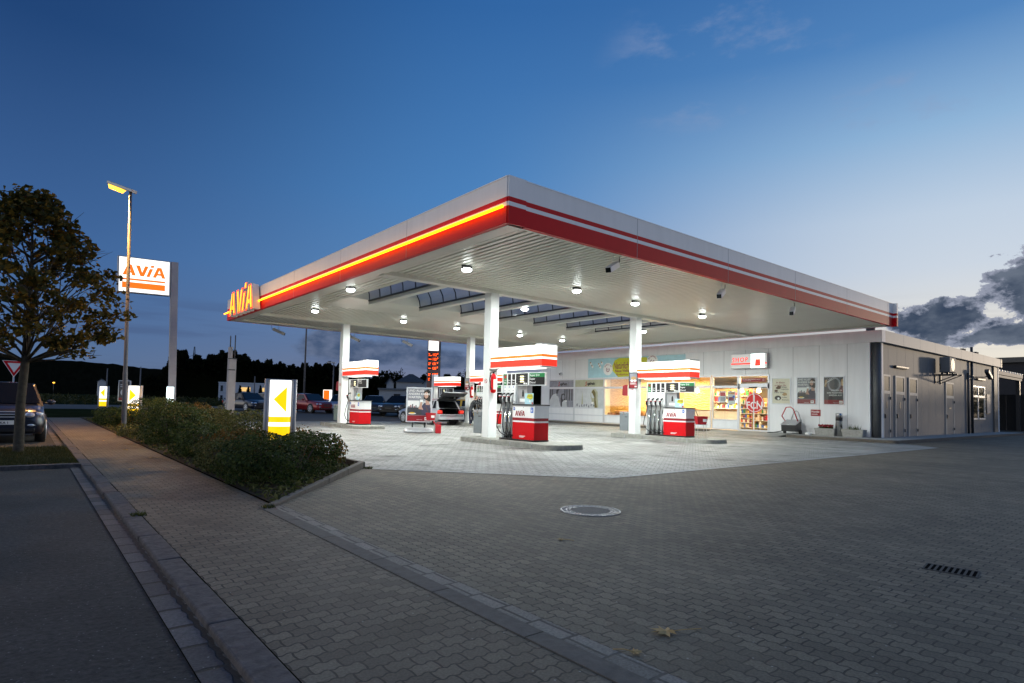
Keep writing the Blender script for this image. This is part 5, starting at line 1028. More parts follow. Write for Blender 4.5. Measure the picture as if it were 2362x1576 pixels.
mb.quad((-hw*.8, .6, .62), (hw*.8, .6, .62), (hw*.8, yb, .62), (-hw*.8, yb, .62)); mb.quad((-hw*.8, .6, .62), (-hw*.75, .6, zr-.1), (hw*.75, .6, zr-.1), (hw*.8, .6, .62))
for s_ in (-1, 1): mb.quad((s_*hw*.86, .6, .62), (s_*hw*.86, yb, .62), (s_*wt*.93, rr, zr-.12), (s_*wt*.93, .6, zr-.12))
mb.build('boot_lining', 'black', t)
mb = MB(); mb.box(-hw*.94, hw*.94, yb, yb+.10, g+.10, .60); mb.box(-hw*.86, hw*.86, yb+.10, yb+.115, g+.28, g+.33, 1); mb.build('bumper', [silv, 'black'], t, .03)
for s_ in (-1, 1):
    mb = MB(); mb.add([(s_*hw*.96, yb-.02, .62), (s_*hw*.78, yb-.0, .62), (s_*wt*.90, rr+.08, zr-.12), (s_*wt*1.02, rr+.02, zr-.10)], [(0,1,2,3)]); mb.build('rear_pillar', silv, t)
    mb = MB(); mb.box(min(s_*hw*.97, s_*hw*.70), max(s_*hw*.97, s_*hw*.70), yb-.06, yb+.03, .66, .82); mb.build('tail_light', 'tail_lit', t, .02)
A_ = Matrix.Translation((0, rr+.02, zr-.04))@Matrix.Rotation(R(27), 4, 'X')
mb = MB(); mb.box(-wt*.95, wt*.95, 0, .20, -.04, .0); mb.box(-wt*.95, -wt*.80, .2, .62, -.04, 0); mb.box(wt*.80, wt*.95, .2, .62, -.04, 0); mb.box(-hw*.88, hw*.88, .62, 1.05, -.10, -.02); mb.box(-wt*.80, wt*.80, .2, .62, -.025, -.02, 1); mb.v = [tuple(A_@Vector(v)) for v in mb.v]; mb.build('tailgate', ['dark_metal', 'car_glass'], t, .01)

# ------------------------------------------------------------------ the person refuelling: one skinned body
def skinned(name, verts, edges, radii, m, parent=None, sub=2, root=0):
    me = bpy.data.meshes.new(name+'_rig'); me.from_pydata(verts, edges, []); o = bpy.data.objects.new(name, me); col.objects.link(o)
    md = o.modifiers.new('s', 'SKIN'); md.use_smooth_shade = True
    for i, v in enumerate(o.data.skin_vertices[0].data):
        r_ = radii[i]; v.radius = (r_ if isinstance(r_, tuple) else (r_, r_)); v.use_root = i == root
    o.modifiers.new('d', 'SUBSURF').levels = sub
    dg = bpy.context.evaluated_depsgraph_get(); new = bpy.data.meshes.new_from_object(o.evaluated_get(dg)); o.modifiers.clear(); o.data = new; bpy.data.meshes.remove(me)
    o.data.materials.clear()
    for k_ in (m if isinstance(m, list) else [m]): o.data.materials.append(M[k_])
    for p in o.data.polygons: p.use_smooth = True
    if parent: o.parent = parent
    return o
M['jacket'] = pm('jacket', (.022,.024,.028), .7, var=.2, scale=12, bump=.3); M['jeans'] = pm('jeans', (.018,.022,.045), .85, var=.25, scale=20); M['shoe'] = pm('shoe', (.5,.12,.05), .6)
per = T('person', 'person in dark jacket and jeans bending at a pump beside the silver car', 'person', (19.05, 26.75, .005), R(-39))
V_ = []; E_ = []; Rd = []
def nd(p, r_, a=None):
    V_.append(p); Rd.append(r_)
    if a is not None: E_.append((a, len(V_)-1))
    return len(V_)-1
pel = nd((-.05,0,.86), (.15,.12)); sp1 = nd((-.03,0,1.0), (.15,.12), pel); ch = nd((.05,0,1.18), (.17,.13), sp1); ntop = nd((.15,0,1.34), (.12,.09), ch); nk = nd((.20,0,1.42), .055, ntop); hd = nd((.245,0,1.50), (.085,.075), nk); cr_ = nd((.265,0,1.60), (.095,.08), hd); top = nd((.27,0,1.68), .06, cr_)
nose = nd((.345,0,1.56), .014, cr_)
for s_ in (-1, 1):
    hp = nd((-.05,.10*s_,.80), .105, pel); kn = nd((-.0+.07*s_,.12*s_,.47), .070, hp); an = nd((-.03+.02*s_,.12*s_,.10), .048, kn); to = nd((.14+.02*s_,.14*s_,.045), .036, an)
sh = nd((.12,-.19,1.28), .072, ntop); el_ = nd((.42,-.24,1.22), .055, sh); wr_ = nd((.66,-.22,1.26), .036, el_)
sh2 = nd((.12,.19,1.26), .072, ntop); el2 = nd((.13,.28,.98), .055, sh2); wr2 = nd((.30,.22,.78), .036, el2)
def hand(w_, d, side):
    d = Vector(d).normalized(); up = Vector((0,0,1)); lat = d.cross(up).normalized(); w0 = Vector(V_[w_]); pm_ = nd(tuple(w0+d*.07), (.036,.02), w_)
    for i, (o_, l_) in enumerate(((-.03,.062),(-.01,.072),(.01,.068),(.03,.055))):
        k1 = nd(tuple(w0+d*.105+up*o_), .010, pm_); k2 = nd(tuple(w0+d*(.105+l_*.5)+up*o_+lat*.012*side), .009, k1); nd(tuple(w0+d*(.105+l_*.75)+up*o_+lat*.03*side), .008, k2)
    t1 = nd(tuple(w0+d*.05+up*.035+lat*.015*side), .011, pm_); nd(tuple(w0+d*.09+up*.055+lat*.03*side), .009, t1)
hand(wr_, (1,.1,.1), 1); hand(wr2, (.6,-.2,-.6), -1)
bd = skinned('body', V_, E_, Rd, ['jacket', 'jeans', 'skin', 'shoe', 'hair'], per, 2)
for p in bd.data.polygons:
    x, y, z = p.center
    hand_ = (x > .655 and z > 1.1) or (x > .285 and z < .80 and z > .5 and y > .1)
    p.material_index = 2 if hand_ else 3 if z < .095 else 1 if z < .83 else (4 if (z > 1.615 or (x < .235 and z > 1.47)) else 2) if z > 1.425 and x > .1 and abs(y) < .13 else 0
mb = MB()
for s_ in (-1, 1): mb.ball((.338, .032*s_, 1.575), .012, n=8)
mb.build('eye', 'black', per); mb = MB(); mb.box(.325, .343, -.025, .025, 1.505, 1.515); mb.build('mouth', 'dark_red', per)
for s_ in (-1, 1): mb = MB(); mb.ball((.255, .092*s_, 1.565), .022, .012, .034, 8); mb.build('ear', 'skin', per)
mb = MB(); mb.box(-.17, .13, -.17, .17, .78, .88); mb.v = [(x, y, z) for x, y, z in mb.v]; mb.build('jacket_hem', 'jacket', per, .05)
t = T('fuel_hose', 'black fuel hose looping down from the hand of the person refuelling', 'hose', (19.05, 26.75, .005), R(-39)); mb = MB(); mb.tube([(.33,.18,.74), (.34,.16,.6), (.42,.1,.42), (.6,.05,.33), (.8,.0,.34)], .016, 8); mb.build('hose', 'rubber', t); mb = MB(); mb.tube([(.26,.22,.82), (.32,.19,.74), (.36,.17,.66)], .028, 8); mb.build('nozzle', 'rubber', t)

# ------------------------------------------------------------------ foliage
rng = np.random.default_rng(5)
def leaf_mesh(name, pts, size, m, parent=None, up=.3, nrm=None, aspect=.6):
    n = len(pts); pts = np.asarray(pts, float); s = size*(.65+.7*rng.random(n))[:, None]
    d = rng.normal(size=(n, 3)); d /= np.linalg.norm(d, axis=1)[:, None]
    nn = rng.normal(size=(n, 3)); nn[:, 2] += up
    if nrm is not None: nn = nn*.6+nrm*1.0
    a = np.cross(nn, d); a /= np.linalg.norm(a, axis=1)[:, None]+1e-9; b = np.cross(a, nn); b /= np.linalg.norm(b, axis=1)[:, None]+1e-9
    c = a*s*aspect*.5; e = b*s*.5; k = nn/(np.linalg.norm(nn, axis=1)[:, None]+1e-9)*s*.12
    v = np.stack([pts-e, pts+c+k, pts+e, pts-c+k], 1).reshape(-1, 3)
    me = bpy.data.meshes.new(name); f = np.arange(4*n).reshape(-1, 4); me.from_pydata(v.tolist(), [], f.tolist()); me.materials.append(M[m]); me.update()
    o = bpy.data.objects.new(name, me); col.objects.link(o)
    if parent: o.parent = parent
    return o
def maple(label, loc, h0, rad, top, nclus, nleaf, size, m='leaf_maple', trunk=.16, group=None, name='maple_tree', seed=3, sq=1.0):
    rs = np.random.default_rng(seed); t = T(name, label, 'tree', loc, 0, group)
    mb = MB(); mb.tube([(0,0,-.1), (.01,0,.15), (.0,.02,h0*.5), (.04,0,h0), (.05,.03,(h0+top)/2), (.0,.02,top-.3)], [trunk*1.15, trunk, trunk*.86, trunk*.78, trunk*.4, trunk*.08], 12); 
    cl = []
    for i in range(nclus):
        u = (i+.5)/nclus; zc = h0+.15+(top-h0-.2)*u**1.05; k_ = (zc-h0)/(top-h0); fr = (min(1, .55+k_*2.2) if k_ < .3 else 1-((k_-.3)/.75)**1.5)
        a = i*2.39996+rs.normal()*.3; rr_ = rad*fr*(.45+.55*rs.random()**.5)
        c = np.array([math.cos(a)*rr_*sq, math.sin(a)*rr_, zc]); cl.append(c)
        if rr_ > rad*.3 and i % 2 == 0:
            b0 = np.array([.04, .02, max(h0*.92, zc-rr_*.75-.2)]); mid = b0*.45+c*.55+np.array([0,0,-.10]); mb.tube([tuple(b0), tuple(mid), tuple(c)], [trunk*.30, trunk*.17, trunk*.05], 6)
            for q in range(2):
                e = c+rs.normal(size=3)*.35; mb.tube([tuple(mid), tuple((mid+e)/2+np.array([0,0,.05])), tuple(e)], [trunk*.12, trunk*.08, trunk*.03], 5)
    mb.build('trunk', 'bark', t)
    P_ = []
    for c in cl:
        r_ = rad*.175*(.7+.8*rs.random()); q = rs.normal(size=(nleaf, 3)); q /= np.linalg.norm(q, axis=1)[:, None]; q *= (rs.random(nleaf)**.45)[:, None]*r_; q[:, 2] *= .62; q[:, 2] -= .25*(q[:, 0]**2+q[:, 1]**2)/r_; P_.append(q+c)
    leaf_mesh('crown', np.concatenate(P_), size, m, t, .8, aspect=.8); return t
maple('young maple with orange tinged leaves standing on the grass verge at the left edge', (-.04, 16.8, -.02), 2.15, 1.78, 5.75, 125, 62, .125, seed=11, trunk=.10)
def shrub(label, loc, rx, ry, h, n, size, m, group='shrubs in the planting bed', boxy=3.0, rz=0, stems=True, name='shrub', loose=0, edge=.30):
    t = T(name, label, 'shrub', loc, rz, group); q = rng.normal(size=(n, 3)); q /= np.linalg.norm(q, axis=1)[:, None]
    k = (np.abs(q)**boxy).sum(1)**(-1/boxy); lump = 1+.15*np.sin(q[:, 0]*6+loc[0]*3)*np.cos(q[:, 1]*8+loc[1])+.09*np.sin(q[:, 2]*7+q[:, 0]*9); rad = k*lump*(1-(.32+loose)*rng.random(n)**2.2)*(1+loose*.6*rng.random(n))
    P_ = q*rad[:, None]*np.array([rx, ry, h/2])+np.array([0, 0, h/2]); P_[:, 2] = np.maximum(P_[:, 2], .02+.05*rng.random(n)); cz, sz = math.cos(rz), math.sin(rz); wx = loc[0]+P_[:, 0]*cz-P_[:, 1]*sz; wy = loc[1]+P_[:, 0]*sz+P_[:, 1]*cz; inside = ((wy-7.45)-(wx-2.4)*1.226 > edge+.2*rng.random(n)) | (wx > 6); nr = q/np.array([rx, ry, h/2]); nr /= np.linalg.norm(nr, axis=1)[:, None]
    leaf_mesh('foliage', P_[inside], size, m, t, .4, nr[inside])
    mb = MB()
    for i in range(16):
        a = rng.random()*6.28; r_ = rng.random()**.5; e = (math.cos(a)*rx*.6*r_, math.sin(a)*ry*.6*r_, h*.75); mb.tube([(e[0]*.3, e[1]*.3, -.03), (e[0]*.7, e[1]*.7, h*.4), e], [.014, .010, .004], 5)
    mb.build('stem', 'bark', t); return t
shrub('dense dark green hedge block at the near tip of the bed', (3.40, 9.85, .02), .92, 1.30, .66, 13000, .055, 'leaf_box', boxy=5, rz=R(-20), edge=.2)
shrub('low yellowing bush on the pavement side of the near hedge block', (2.68, 11.2, .02), .32, .9, .50, 2400, .055, 'leaf_olive', loose=.15)
shrub('sparse orange leaved bush right of the arrow sign by the bed kerb', (4.45, 12.2, .02), .40, .75, .62, 1500, .065, 'leaf_autumn', loose=.3, edge=.1)
shrub('small twiggy bush at the corner of the bed kerb', (4.72, 11.15, .02), .20, .24, .55, 520, .06, 'leaf_autumn', loose=.35, boxy=2, edge=.05)
shrub('orange leaved bush left of the arrow sign', (3.35, 12.3, .02), .6, .7, .62, 2400, .06, 'leaf_autumn', loose=.2)
shrub('broad rounded olive green bush behind the arrow sign', (4.25, 15.3, .02), .72, 1.1, .90, 6000, .06, 'leaf_olive')
shrub('rounded dark bush on the pavement side in the middle of the bed', (3.0, 14.2, .02), .5, 1.05, .66, 4600, .06, 'leaf_box', loose=.1)
shrub('tall dark clipped bush in the middle of the bed', (3.15, 18.2, .02), .72, 1.25, 1.0, 7000, .065, 'leaf_box', boxy=3.5)
shrub('olive topped bush right of the tall dark clipped bush', (4.4, 18.9, .02), .55, 1.0, .92, 4600, .065, 'leaf_olive')
shrub('reddish green bush at the forecourt edge behind the olive bushes', (4.5, 22.0, .02), .55, 1.1, .98, 4200, .07, 'leaf_autumn')
shrub('bush around the foot of the tall sign pole', (3.9, 26.0, .02), 1.0, 1.6, 1.12, 5000, .075, 'leaf_box')
shrub('bush right of the sign pole with pale new shoots', (4.7, 29.0, .02), .5, 1.5, 1.1, 3200, .08, 'leaf_olive')
shrub('low dark bush at the far end of the bed beside the pavement', (2.95, 30.5, .02), .55, 2.4, .68, 4200, .08, 'leaf_box')
shrub('small weedy growth round the foot of the street lamp', (2.62, 21.6, .02), .35, 1.2, .35, 1300, .06, 'leaf_olive', loose=.3)
shrub('red lit bush in front of the right pointing arrow sign', (3.25, 26.3, .02), .35, .4, .62, 1100, .06, 'leaf_autumn', loose=.2)
n = 9000; P_ = np.stack([rng.uniform(2.42, 5.0, n), 7.5+rng.random(n)**1.4*30, rng.uniform(.02, .10, n)], 1); ok = (P_[:, 1]-7.45) > (P_[:, 0]-2.4)*1.23
gc = leaf_mesh('ground_cover', P_[ok], .07, 'leaf_olive', None, .8); tag(gc, kind='stuff', label='low weeds and leaf litter between the shrubs', cat='plants')
def blades(name, n, xs, ys, h, m):
    x = rng.uniform(*xs, n); y = rng.uniform(*ys, n); a = rng.random(n)*6.28; hh = h*(.4+.8*rng.random(n)); w_ = .009; le = rng.normal(size=(n, 2))*.4*hh[:, None]
    z0 = -.02 if xs[0] < 0 else 0
    v = np.stack([np.stack([x-w_*np.cos(a), y-w_*np.sin(a), 0*x+z0], 1), np.stack([x+w_*np.cos(a), y+w_*np.sin(a), 0*x+z0], 1), np.stack([x+le[:, 0], y+le[:, 1], hh+z0], 1)], 1).reshape(-1, 3)
    me = bpy.data.meshes.new(name); me.from_pydata(v.tolist(), [], np.arange(3*n).reshape(-1, 3).tolist()); me.materials.append(M[m]); o = bpy.data.objects.new(name, me); col.objects.link(o); return o
tag(blades('grass', 26000, (-3.2, .8), (13.5, 18.2), .07, 'grass'), kind='stuff', label='short dull grass on the verge under the maple', cat='grass')
for (x, y), lab in (((1.02, 7.55), 'small grass tuft growing in the joint of the pavement kerb'), ((5.12, 10.5), 'small weed at the end of the bed kerb'), ((2.3, 7.3), 'small weed at the tip of the planting bed')):
    o = blades('weed', 70, (x-.07, x+.07), (y-.07, y+.07), .05, 'leaf_olive'); tag(o, lab, 'weed')

# ------------------------------------------------------------------ signs and lamps on the left
def arrow_sign(label, loc, rz, left=True, s=1.0):
    t = T('arrow_sign', label, 'lit sign', loc, rz, 'lit arrow signs at the entrances'); w_, h, d_ = .285, 1.63, .17
    prof = [(-w_, -.03), (-w_*.7, -.11), (-w_*.3, -.15), (w_*.3, -.15), (w_*.7, -.11), (w_, -.03)]
    def shell(z0, z1, m_, nm):
        for s_ in (1, -1):
            mb = MB(); p = prof if s_ == 1 else [(-x, -y) for x, y in prof]
            for i in range(5): mb.quad((p[i][0]*.78, p[i][1], z0), (p[i+1][0]*.78, p[i+1][1], z0), (p[i+1][0]*.78, p[i+1][1], z1), (p[i][0]*.78, p[i][1], z1))
            mb.build(nm, m_, t)
    shell(.91, h, 'lit_white', 'light_panel'); shell(.80, .91, 'lit_yellow', 'light_band'); shell(.72, .80, 'lit_white', 'light_panel'); shell(.44, .72, 'lit_yellow', 'light_band')
    mb = MB()
    for s_ in (-1, 1): mb.cyl((s_*.255, 0, 0), (s_*.255, 0, h+.02), .048, n=14); mb.cyl((s_*.215, -.06, 0), (s_*.215, -.06, h+.01), .02, n=8); mb.cyl((s_*.215, .06, 0), (s_*.215, .06, h+.01), .02, n=8)
    mb.build('side_post', 'post_grey', t)
    mb = MB(); mb.prism([(-.24,h),(.24,h),(.24,h+.015),(-.24,h+.015)], .14, -.14); mb.build('cap', 'steel', t)
    k = 1 if left else -1; mb = MB(); mb.prism([(-.12*k,1.25),(.12*k,1.0),(.12*k,1.50)], -.153, -.158); mb.build('arrow', 'lit_yellow', t)
    t.scale = (s, s, s); return t
arrow_sign('nearest lit white sign with a yellow arrow pointing left, behind the hedge block', (3.95, 12.08, .02), R(-20))
arrow_sign('lit sign with a yellow arrow pointing right, behind the bushes beside the street lamp', (3.45, 28.2, .02), R(-28), False)
arrow_sign('farthest lit sign with a left pointing arrow, at the street end of the pavement', (3.75, 43.6, .12), R(-28), True, 1.0)
t = T('light_column', 'white green glowing round column behind the tall sign pole', 'lit column', (5.6, 33.5, 0)); mb = MB(); mb.lathe([(.16,.9),(.16,1.72)], n=20); mb.build('tube', 'lit_cool', t); mb = MB(); mb.lathe([(.17,0),(.17,.9)], n=20); mb.lathe([(.17,1.72),(.15,1.76)], n=20); mb.build('foot', 'grey_metal', t)
def street_lamp(label, loc, h, rz, lit=True, tilt=0, head=True, r_=.07, power=260):
    t = T('street_lamp', label, 'street lamp', loc, 0, 'street lamps'); t.rotation_euler = (0, 0, rz)
    mb = MB(); tx = -h*math.tan(tilt); mb.tube([(0,0,-.05), (tx*.02,0,h*.02+.0), (tx*.25,0,h*.25), (tx*.26,0,h*.262), (tx,0,h)], [r_*1.1, r_*1.05, r_*1.0, r_*.86, r_*.62], 14); mb.build('pole', 'pole_grey', t)
    if head:
        A_ = Matrix.Translation((tx, 0, h))@Matrix.Rotation(R(20), 4, 'Y'); mb = MB(); mb.box(-.92, .14, -.11, .11, .0, .11); mb.v = [tuple(A_@Vector(v)) for v in mb.v]; mb.build('housing', 'grey_metal', t, .02)
        mb = MB(); mb.loft([[(x, y*k, z) for x, y, z in ((-.84,-.11,-.001),(-.30,-.11,-.001),(-.30,.11,-.001),(-.84,.11,-.001))] if k == 1 else [(-.78,-.08,-.13),(-.36,-.08,-.13),(-.36,.08,-.13),(-.78,.08,-.13)] for k in (1, .8)]); mb.v = [tuple(A_@Vector(v)) for v in mb.v]; mb.build('lamp_glass', 'sodium' if lit else 'frost', t)
        if lit: area('sodium_light', t, tuple(A_@Vector((-.70,0,-.16))), .3, power, (1, .50, .12), (0, R(-6), 0), spread=150)
    return t
street_lamp('tall tapered street lamp glowing orange, rising from the bed at the left', (2.58, 23.07, .0), 8.02, R(-50), True, R(1.6), power=620)
t = T('brand_sign', 'tall pole sign with a white lit panel, red letters and red bars at the left', 'sign', (5.80, 34.95, 0), 0); t.rotation_euler = (0, R(-1.5), 0)
mb = MB(); mb.box(-.0, .32, -.12, .12, -.1, 8.2); mb.box(.05, .27, -.122, -.12, .2, 8.15, 1); mb.build('pole', ['mast_grey', 'mast_grey'], t, .02)
mb = MB(); mb.box(-2.32, -.04, -.13, .13, 6.4, 8.2); mb.build('case', 'grey_metal', t, .02); mb = MB(); mb.rect(-2.26, -.09, 6.45, 8.15, -.136); mb.build('light_panel', 'lit_white', t)
mb = MB(); avia(mb, -2.12, 7.27, .53, -.142, 0, .003, .93); mb.rect(-2.13, -.27, 7.03, 7.12, -.142, 0); mb.rect(-2.13, -.27, 6.63, 6.93, -.142, 1); mb.build('lettering', ['lit_orange', 'lit_orange'], t)
t = T('steel_mast', 'square pale steel mast with two thin rods on top, right of the tall sign', 'mast', (8.35, 33.9, 0)); mb = MB(); mb.box(0, .36, 0, .36, -.1, 3.35); mb.box(0, .16, .02, .34, 3.351, 3.95); mb.box(-.02, .38, -.02, .38, 3.3, 3.35, 1); mb.box(-.015, .3, -.015, .375, 2.7, 2.76, 1); mb.build('shaft', ['mast_grey', 'dark_metal'], t, .01); mb = MB(); mb.cyl((.06,.18,3.95), (.06,.18,4.55), .03, n=8); mb.cyl((.3,.18,3.35), (.3,.18,4.6), .03, n=8); mb.build('rod', 'pole_grey', t)
t = T('price_display', 'tall price pylon with glowing red digits behind the canopy', 'sign', (24.0, 38.9, 0), R(-25)); mb = MB(); mb.box(-.42, .42, -.14, .14, -.1, 7.0); mb.build('pylon', pm('pylon_brown', (.20,.12,.11), .5), t); mb = MB(); mb.box(.422, .56, -.14, .14, -.1, 7.0); mb.build('side_post', 'pole_grey', t)
mb = MB(); mb.rect(-.38, .38, 5.15, 6.9, -.146); mb.build('light_panel', 'lit_white', t); mb = MB()
for i in range(6): mb.rect(-.38, .38, 4.72-i*.345-(.14 if i > 3 else 0), 5.0-i*.345-(.14 if i > 3 else 0), -.144)
mb.build('digit_window', 'black', t); mb = MB()
for i, (a_, d_, e_) in enumerate((('Bio Diesel','112','9'),('Diesel','112','9'),('Super E10','131','9'),('Super','133','9'),('Super Plus','137','9'),('LPG Gas','60','9'))):
    z = 4.75-i*.345-(.14 if i > 3 else 0); mb.text(d_, .27, .24, z, -.150, 0, .02, align='RIGHT', sx=.78); mb.text(e_, .17, .28, z+.1, -.150, 0, .03); 
    for q, w0 in enumerate(a_.split()): mb.text(w0, .085, -.36, z+(.12 if q == 0 and ' ' in a_ else (.0 if ' ' in a_ else .06)), -.150, 0, .04)
mb.build('digits', 'led_digit', t)
t = T('poster_board', 'small framed poster board standing beside the farthest arrow sign', 'board', (4.9, 44.5, .12), R(-28)); mb = MB(); mb.box(-.34, .34, -.04, .04, .75, 2.05); mb.build('frame', 'alu', t); mb = MB(); mb.rect(-.30, .30, .79, 2.01, -.046, 0); mb.disc(0, 1.3, .2, -.05, 18, 1, rz=.22); mb.rect(-.30, .30, .79, .97, -.05, 2); mb.rect(-.22, .2, 1.75, 1.8, -.05, 1); mb.rect(-.22, .15, 1.64, 1.69, -.05, 1); mb.build('print', ['photo_dark', 'photo_pale', 'dark_red'], t); mb = MB(); mb.cyl((0,0,-.2), (0,0,.75), .04, n=8); mb.box(-.35, .35, -.3, .3, -.2, .08); mb.build('foot', 'grey_metal', t)
t = T('give_way_sign', 'red and white give way sign standing behind the maple trunk', 'road sign', (-.42, 38.7, -.1), 0); mb = MB(); mb.cyl((0,0,0), (0,0,2.9), .035, n=8); mb.build('post', 'grey_metal', t); mb = MB(); mb.prism([(-.48,2.95),(.48,2.95),(0,2.12)], -.04, -.05, 0); mb.prism([(-.44,2.93),(.44,2.93),(0,2.17)], -.051, -.055, 1); mb.prism([(-.27,2.83),(.27,2.83),(0,2.36)], -.056, -.06, 0); mb.build('plate', ['white_paint', 'red_paint'], t); mb = MB(); mb.box(-.28, .28, -.05, -.04, 1.45, 1.62); mb.build('extra_plate', 'white_paint', t)
def pole_thing(label, px, py_top, dep, z0=.2, r_=.05, head=False):
    p = far(px, py_top, dep); t = T('lamp_pole', label, 'pole', (p.x, p.y, z0), 0, 'distant lamp poles'); mb = MB(); h = p.z-z0; mb.tube([(0,0,-.3), (0,0,h*.5), (0,0,h)], [r_*1.2, r_, r_*.7], 8); mb.build('pole', 'pole_grey', t)
    if head: mb = MB(); mb.box(-.5, .1, -.09, .09, h-.02, h+.1); mb.build('head', 'grey_metal', t)
pole_thing('tall thin lamp pole rising past the canopy edge behind the red hatchback', 710, 680, 50, r_=.075)
pole_thing('lamp pole with a short arm behind the silver saloon', 770, 838, 50, r_=.06, head=True)
pole_thing('thin bare pole behind the farthest arrow sign', 248, 850, 58, r_=.06); pole_thing('thin bare pole behind the right pointing arrow sign', 325, 846, 58, r_=.06); pole_thing('dark sign pole in front of the white flat roofed house', 588, 868, 70, r_=.08)
p = far(757, 905, 52); t = T('lit_box_sign', 'small orange and white lit sign box behind the silver saloon', 'sign', (p.x, p.y, .2), R(-30)); mb = MB(); mb.box(-.4, .4, -.1, .1, .9, 1.9); mb.build('case', 'lit_white', t); mb = MB(); mb.rect(-.36, .12, 1.05, 1.85, -.106); mb.build('face', 'lit_orange', t); mb = MB(); mb.box(-.3, .3, -.06, .06, 0, .9); mb.build('foot', 'grey_metal', t)
street_lamp('distant lit street lamp beyond the carport at the far right', (91, 20, 0), 7.4, R(-20), True, 0, power=300)
# ------------------------------------------------------------------ far background
def strip(name, prof, dep, thick, m, base=-3, kind=None):
    mb = MB(); n = len(prof); fr = [far(x, y, dep) for x, y in prof]; bk = [far(x, y, dep+thick) for x, y in prof]
    for i in range(n): bk[i].z = fr[i].z
    vs = [tuple(p) for p in fr]+[(p.x, p.y, base) for p in fr]+[tuple(p) for p in bk]+[(p.x, p.y, base) for p in bk]
    mb.add(vs, [q for i in range(n-1) for q in ((i, i+n, i+1+n, i+1), (i, i+1, i+1+2*n, i+2*n), (i+2*n, i+1+2*n, i+1+3*n, i+3*n))]); return mb.build(name, m)
rs = random.Random(4); prof = []
for x in range(-700, 900, 12):
    y = 820+max(0, (x-0))*.082+(-x*.02 if x < 0 else 0)+math.sin(x*.021)*2; prof.append((x, y+rs.uniform(-1.2, 1.2)))
tag(strip('hill', prof, 700, 200, 'hill'), kind='structure')
# woods beyond the street: a dark core with a fringe of leaves
tops = [(330,872),(370,868),(383,846),(392,822),(405,814),(416,806),(428,812),(436,830),(452,822),(470,829),(490,820),(510,815),(530,812),(548,815),(566,822),(585,834),(600,838),(616,832),(632,839),(660,842),(680,848),(700,842),(722,846),(750,840),(775,844),(800,850),(830,868),(860,872),(985,872),(1040,868),(1068,872),(1090,860),(1115,872),(1180,876),(1260,884)]
def interp(x):
    for (xa, ya), (xb, yb) in zip(tops[:-1], tops[1:]):
        if xa <= x <= xb: return ya+(yb-ya)*(x-xa)/(xb-xa)
    return 890
core = [(x, interp(x)+5) for x in range(330, 1260, 6)]; wood = strip('woodland', core, 170, 30, 'leaf_far')
P_ = []
for i in range(15000):
    x = rng.uniform(330, 1260); y0 = interp(x)+4*math.sin(x*.23)+2.5*math.sin(x*.61); y = y0+abs(rng.normal())*18; p = far(x, y, 168+rng.uniform(-5, 12))
    if p.z > -1: P_.append(tuple(p))
fo = leaf_mesh('woodland_leaves', P_, 1.1, 'leaf_far', wood); tag(wood, 'dark wood beyond the street, seen as one mass under the evening sky', 'woodland', kind='stuff')
P_ = [(rng.uniform(-40, 120), rng.uniform(68, 120), .2+rng.random()*.8) for i in range(9000)]
tag(leaf_mesh('tall_grass', P_, .8, 'grass', None, .2, aspect=.25), 'tall rough field grass beyond the street', 'grass', kind='stuff')
def round_tree(label, px, py_top, dep, w_px, n=900):
    p = far(px, py_top, dep); r_ = w_px/1375*dep/2; h = p.z-.2; t = T('broadleaf_tree', label, 'tree', (p.x, p.y, .2), 0, 'trees among the far houses'); mb = MB(); mb.tube([(0,0,-.3), (0,0,h*.5), (0,0,h*.85)], [r_*.1, r_*.07, r_*.02], 8); mb.build('trunk', 'bark', t)
    q = rng.normal(size=(n, 3)); q /= np.linalg.norm(q, axis=1)[:, None]; q *= (rng.random(n)**.35)[:, None]; lump = 1+.22*np.sin(q[:, 0]*6+px)*np.cos(q[:, 1]*5)+.15*np.sin(q[:, 2]*8+px); q *= lump[:, None]
    leaf_mesh('crown', q*np.array([r_, r_, h*.42])+np.array([0, 0, h*.6]), r_*.22, 'leaf_far', t)
for a in (('dark round tree left of the gabled house', 897, 852, 120, 62), ('small dark tree behind the left gable', 925, 858, 125, 34), ('dark tree left of the price pylon', 992, 856, 130, 44), ('dark tree between price pylon and back column', 1067, 858, 125, 40)): round_tree(*a)
def fir(label, px, py_top, dep):
    p = far(px, py_top, dep); h = p.z-.2; t = T('young_fir', label, 'tree', (p.x, p.y, .2), 0, 'young firs before the white house'); mb = MB(); mb.cyl((0,0,-.1), (0,0,h), .05, .01, 8); mb.build('trunk', 'bark', t)
    P_ = []
    for i in range(700): z = rng.random()**.8*h; rr_ = (1-z/h)*h*.32*(1 if int(z/h*7) % 2 else .8)*rng.random()**.4; a = rng.random()*6.28; P_.append((math.cos(a)*rr_, math.sin(a)*rr_, z+.05-rr_*.2))
    leaf_mesh('needles', P_, .30, 'leaf_far', t, aspect=.3)
for a in (('left young fir before the white house', 554, 891, 85), ('middle young fir before the white house', 573, 893, 85), ('right young fir before the white house', 601, 891, 85)): fir(*a)
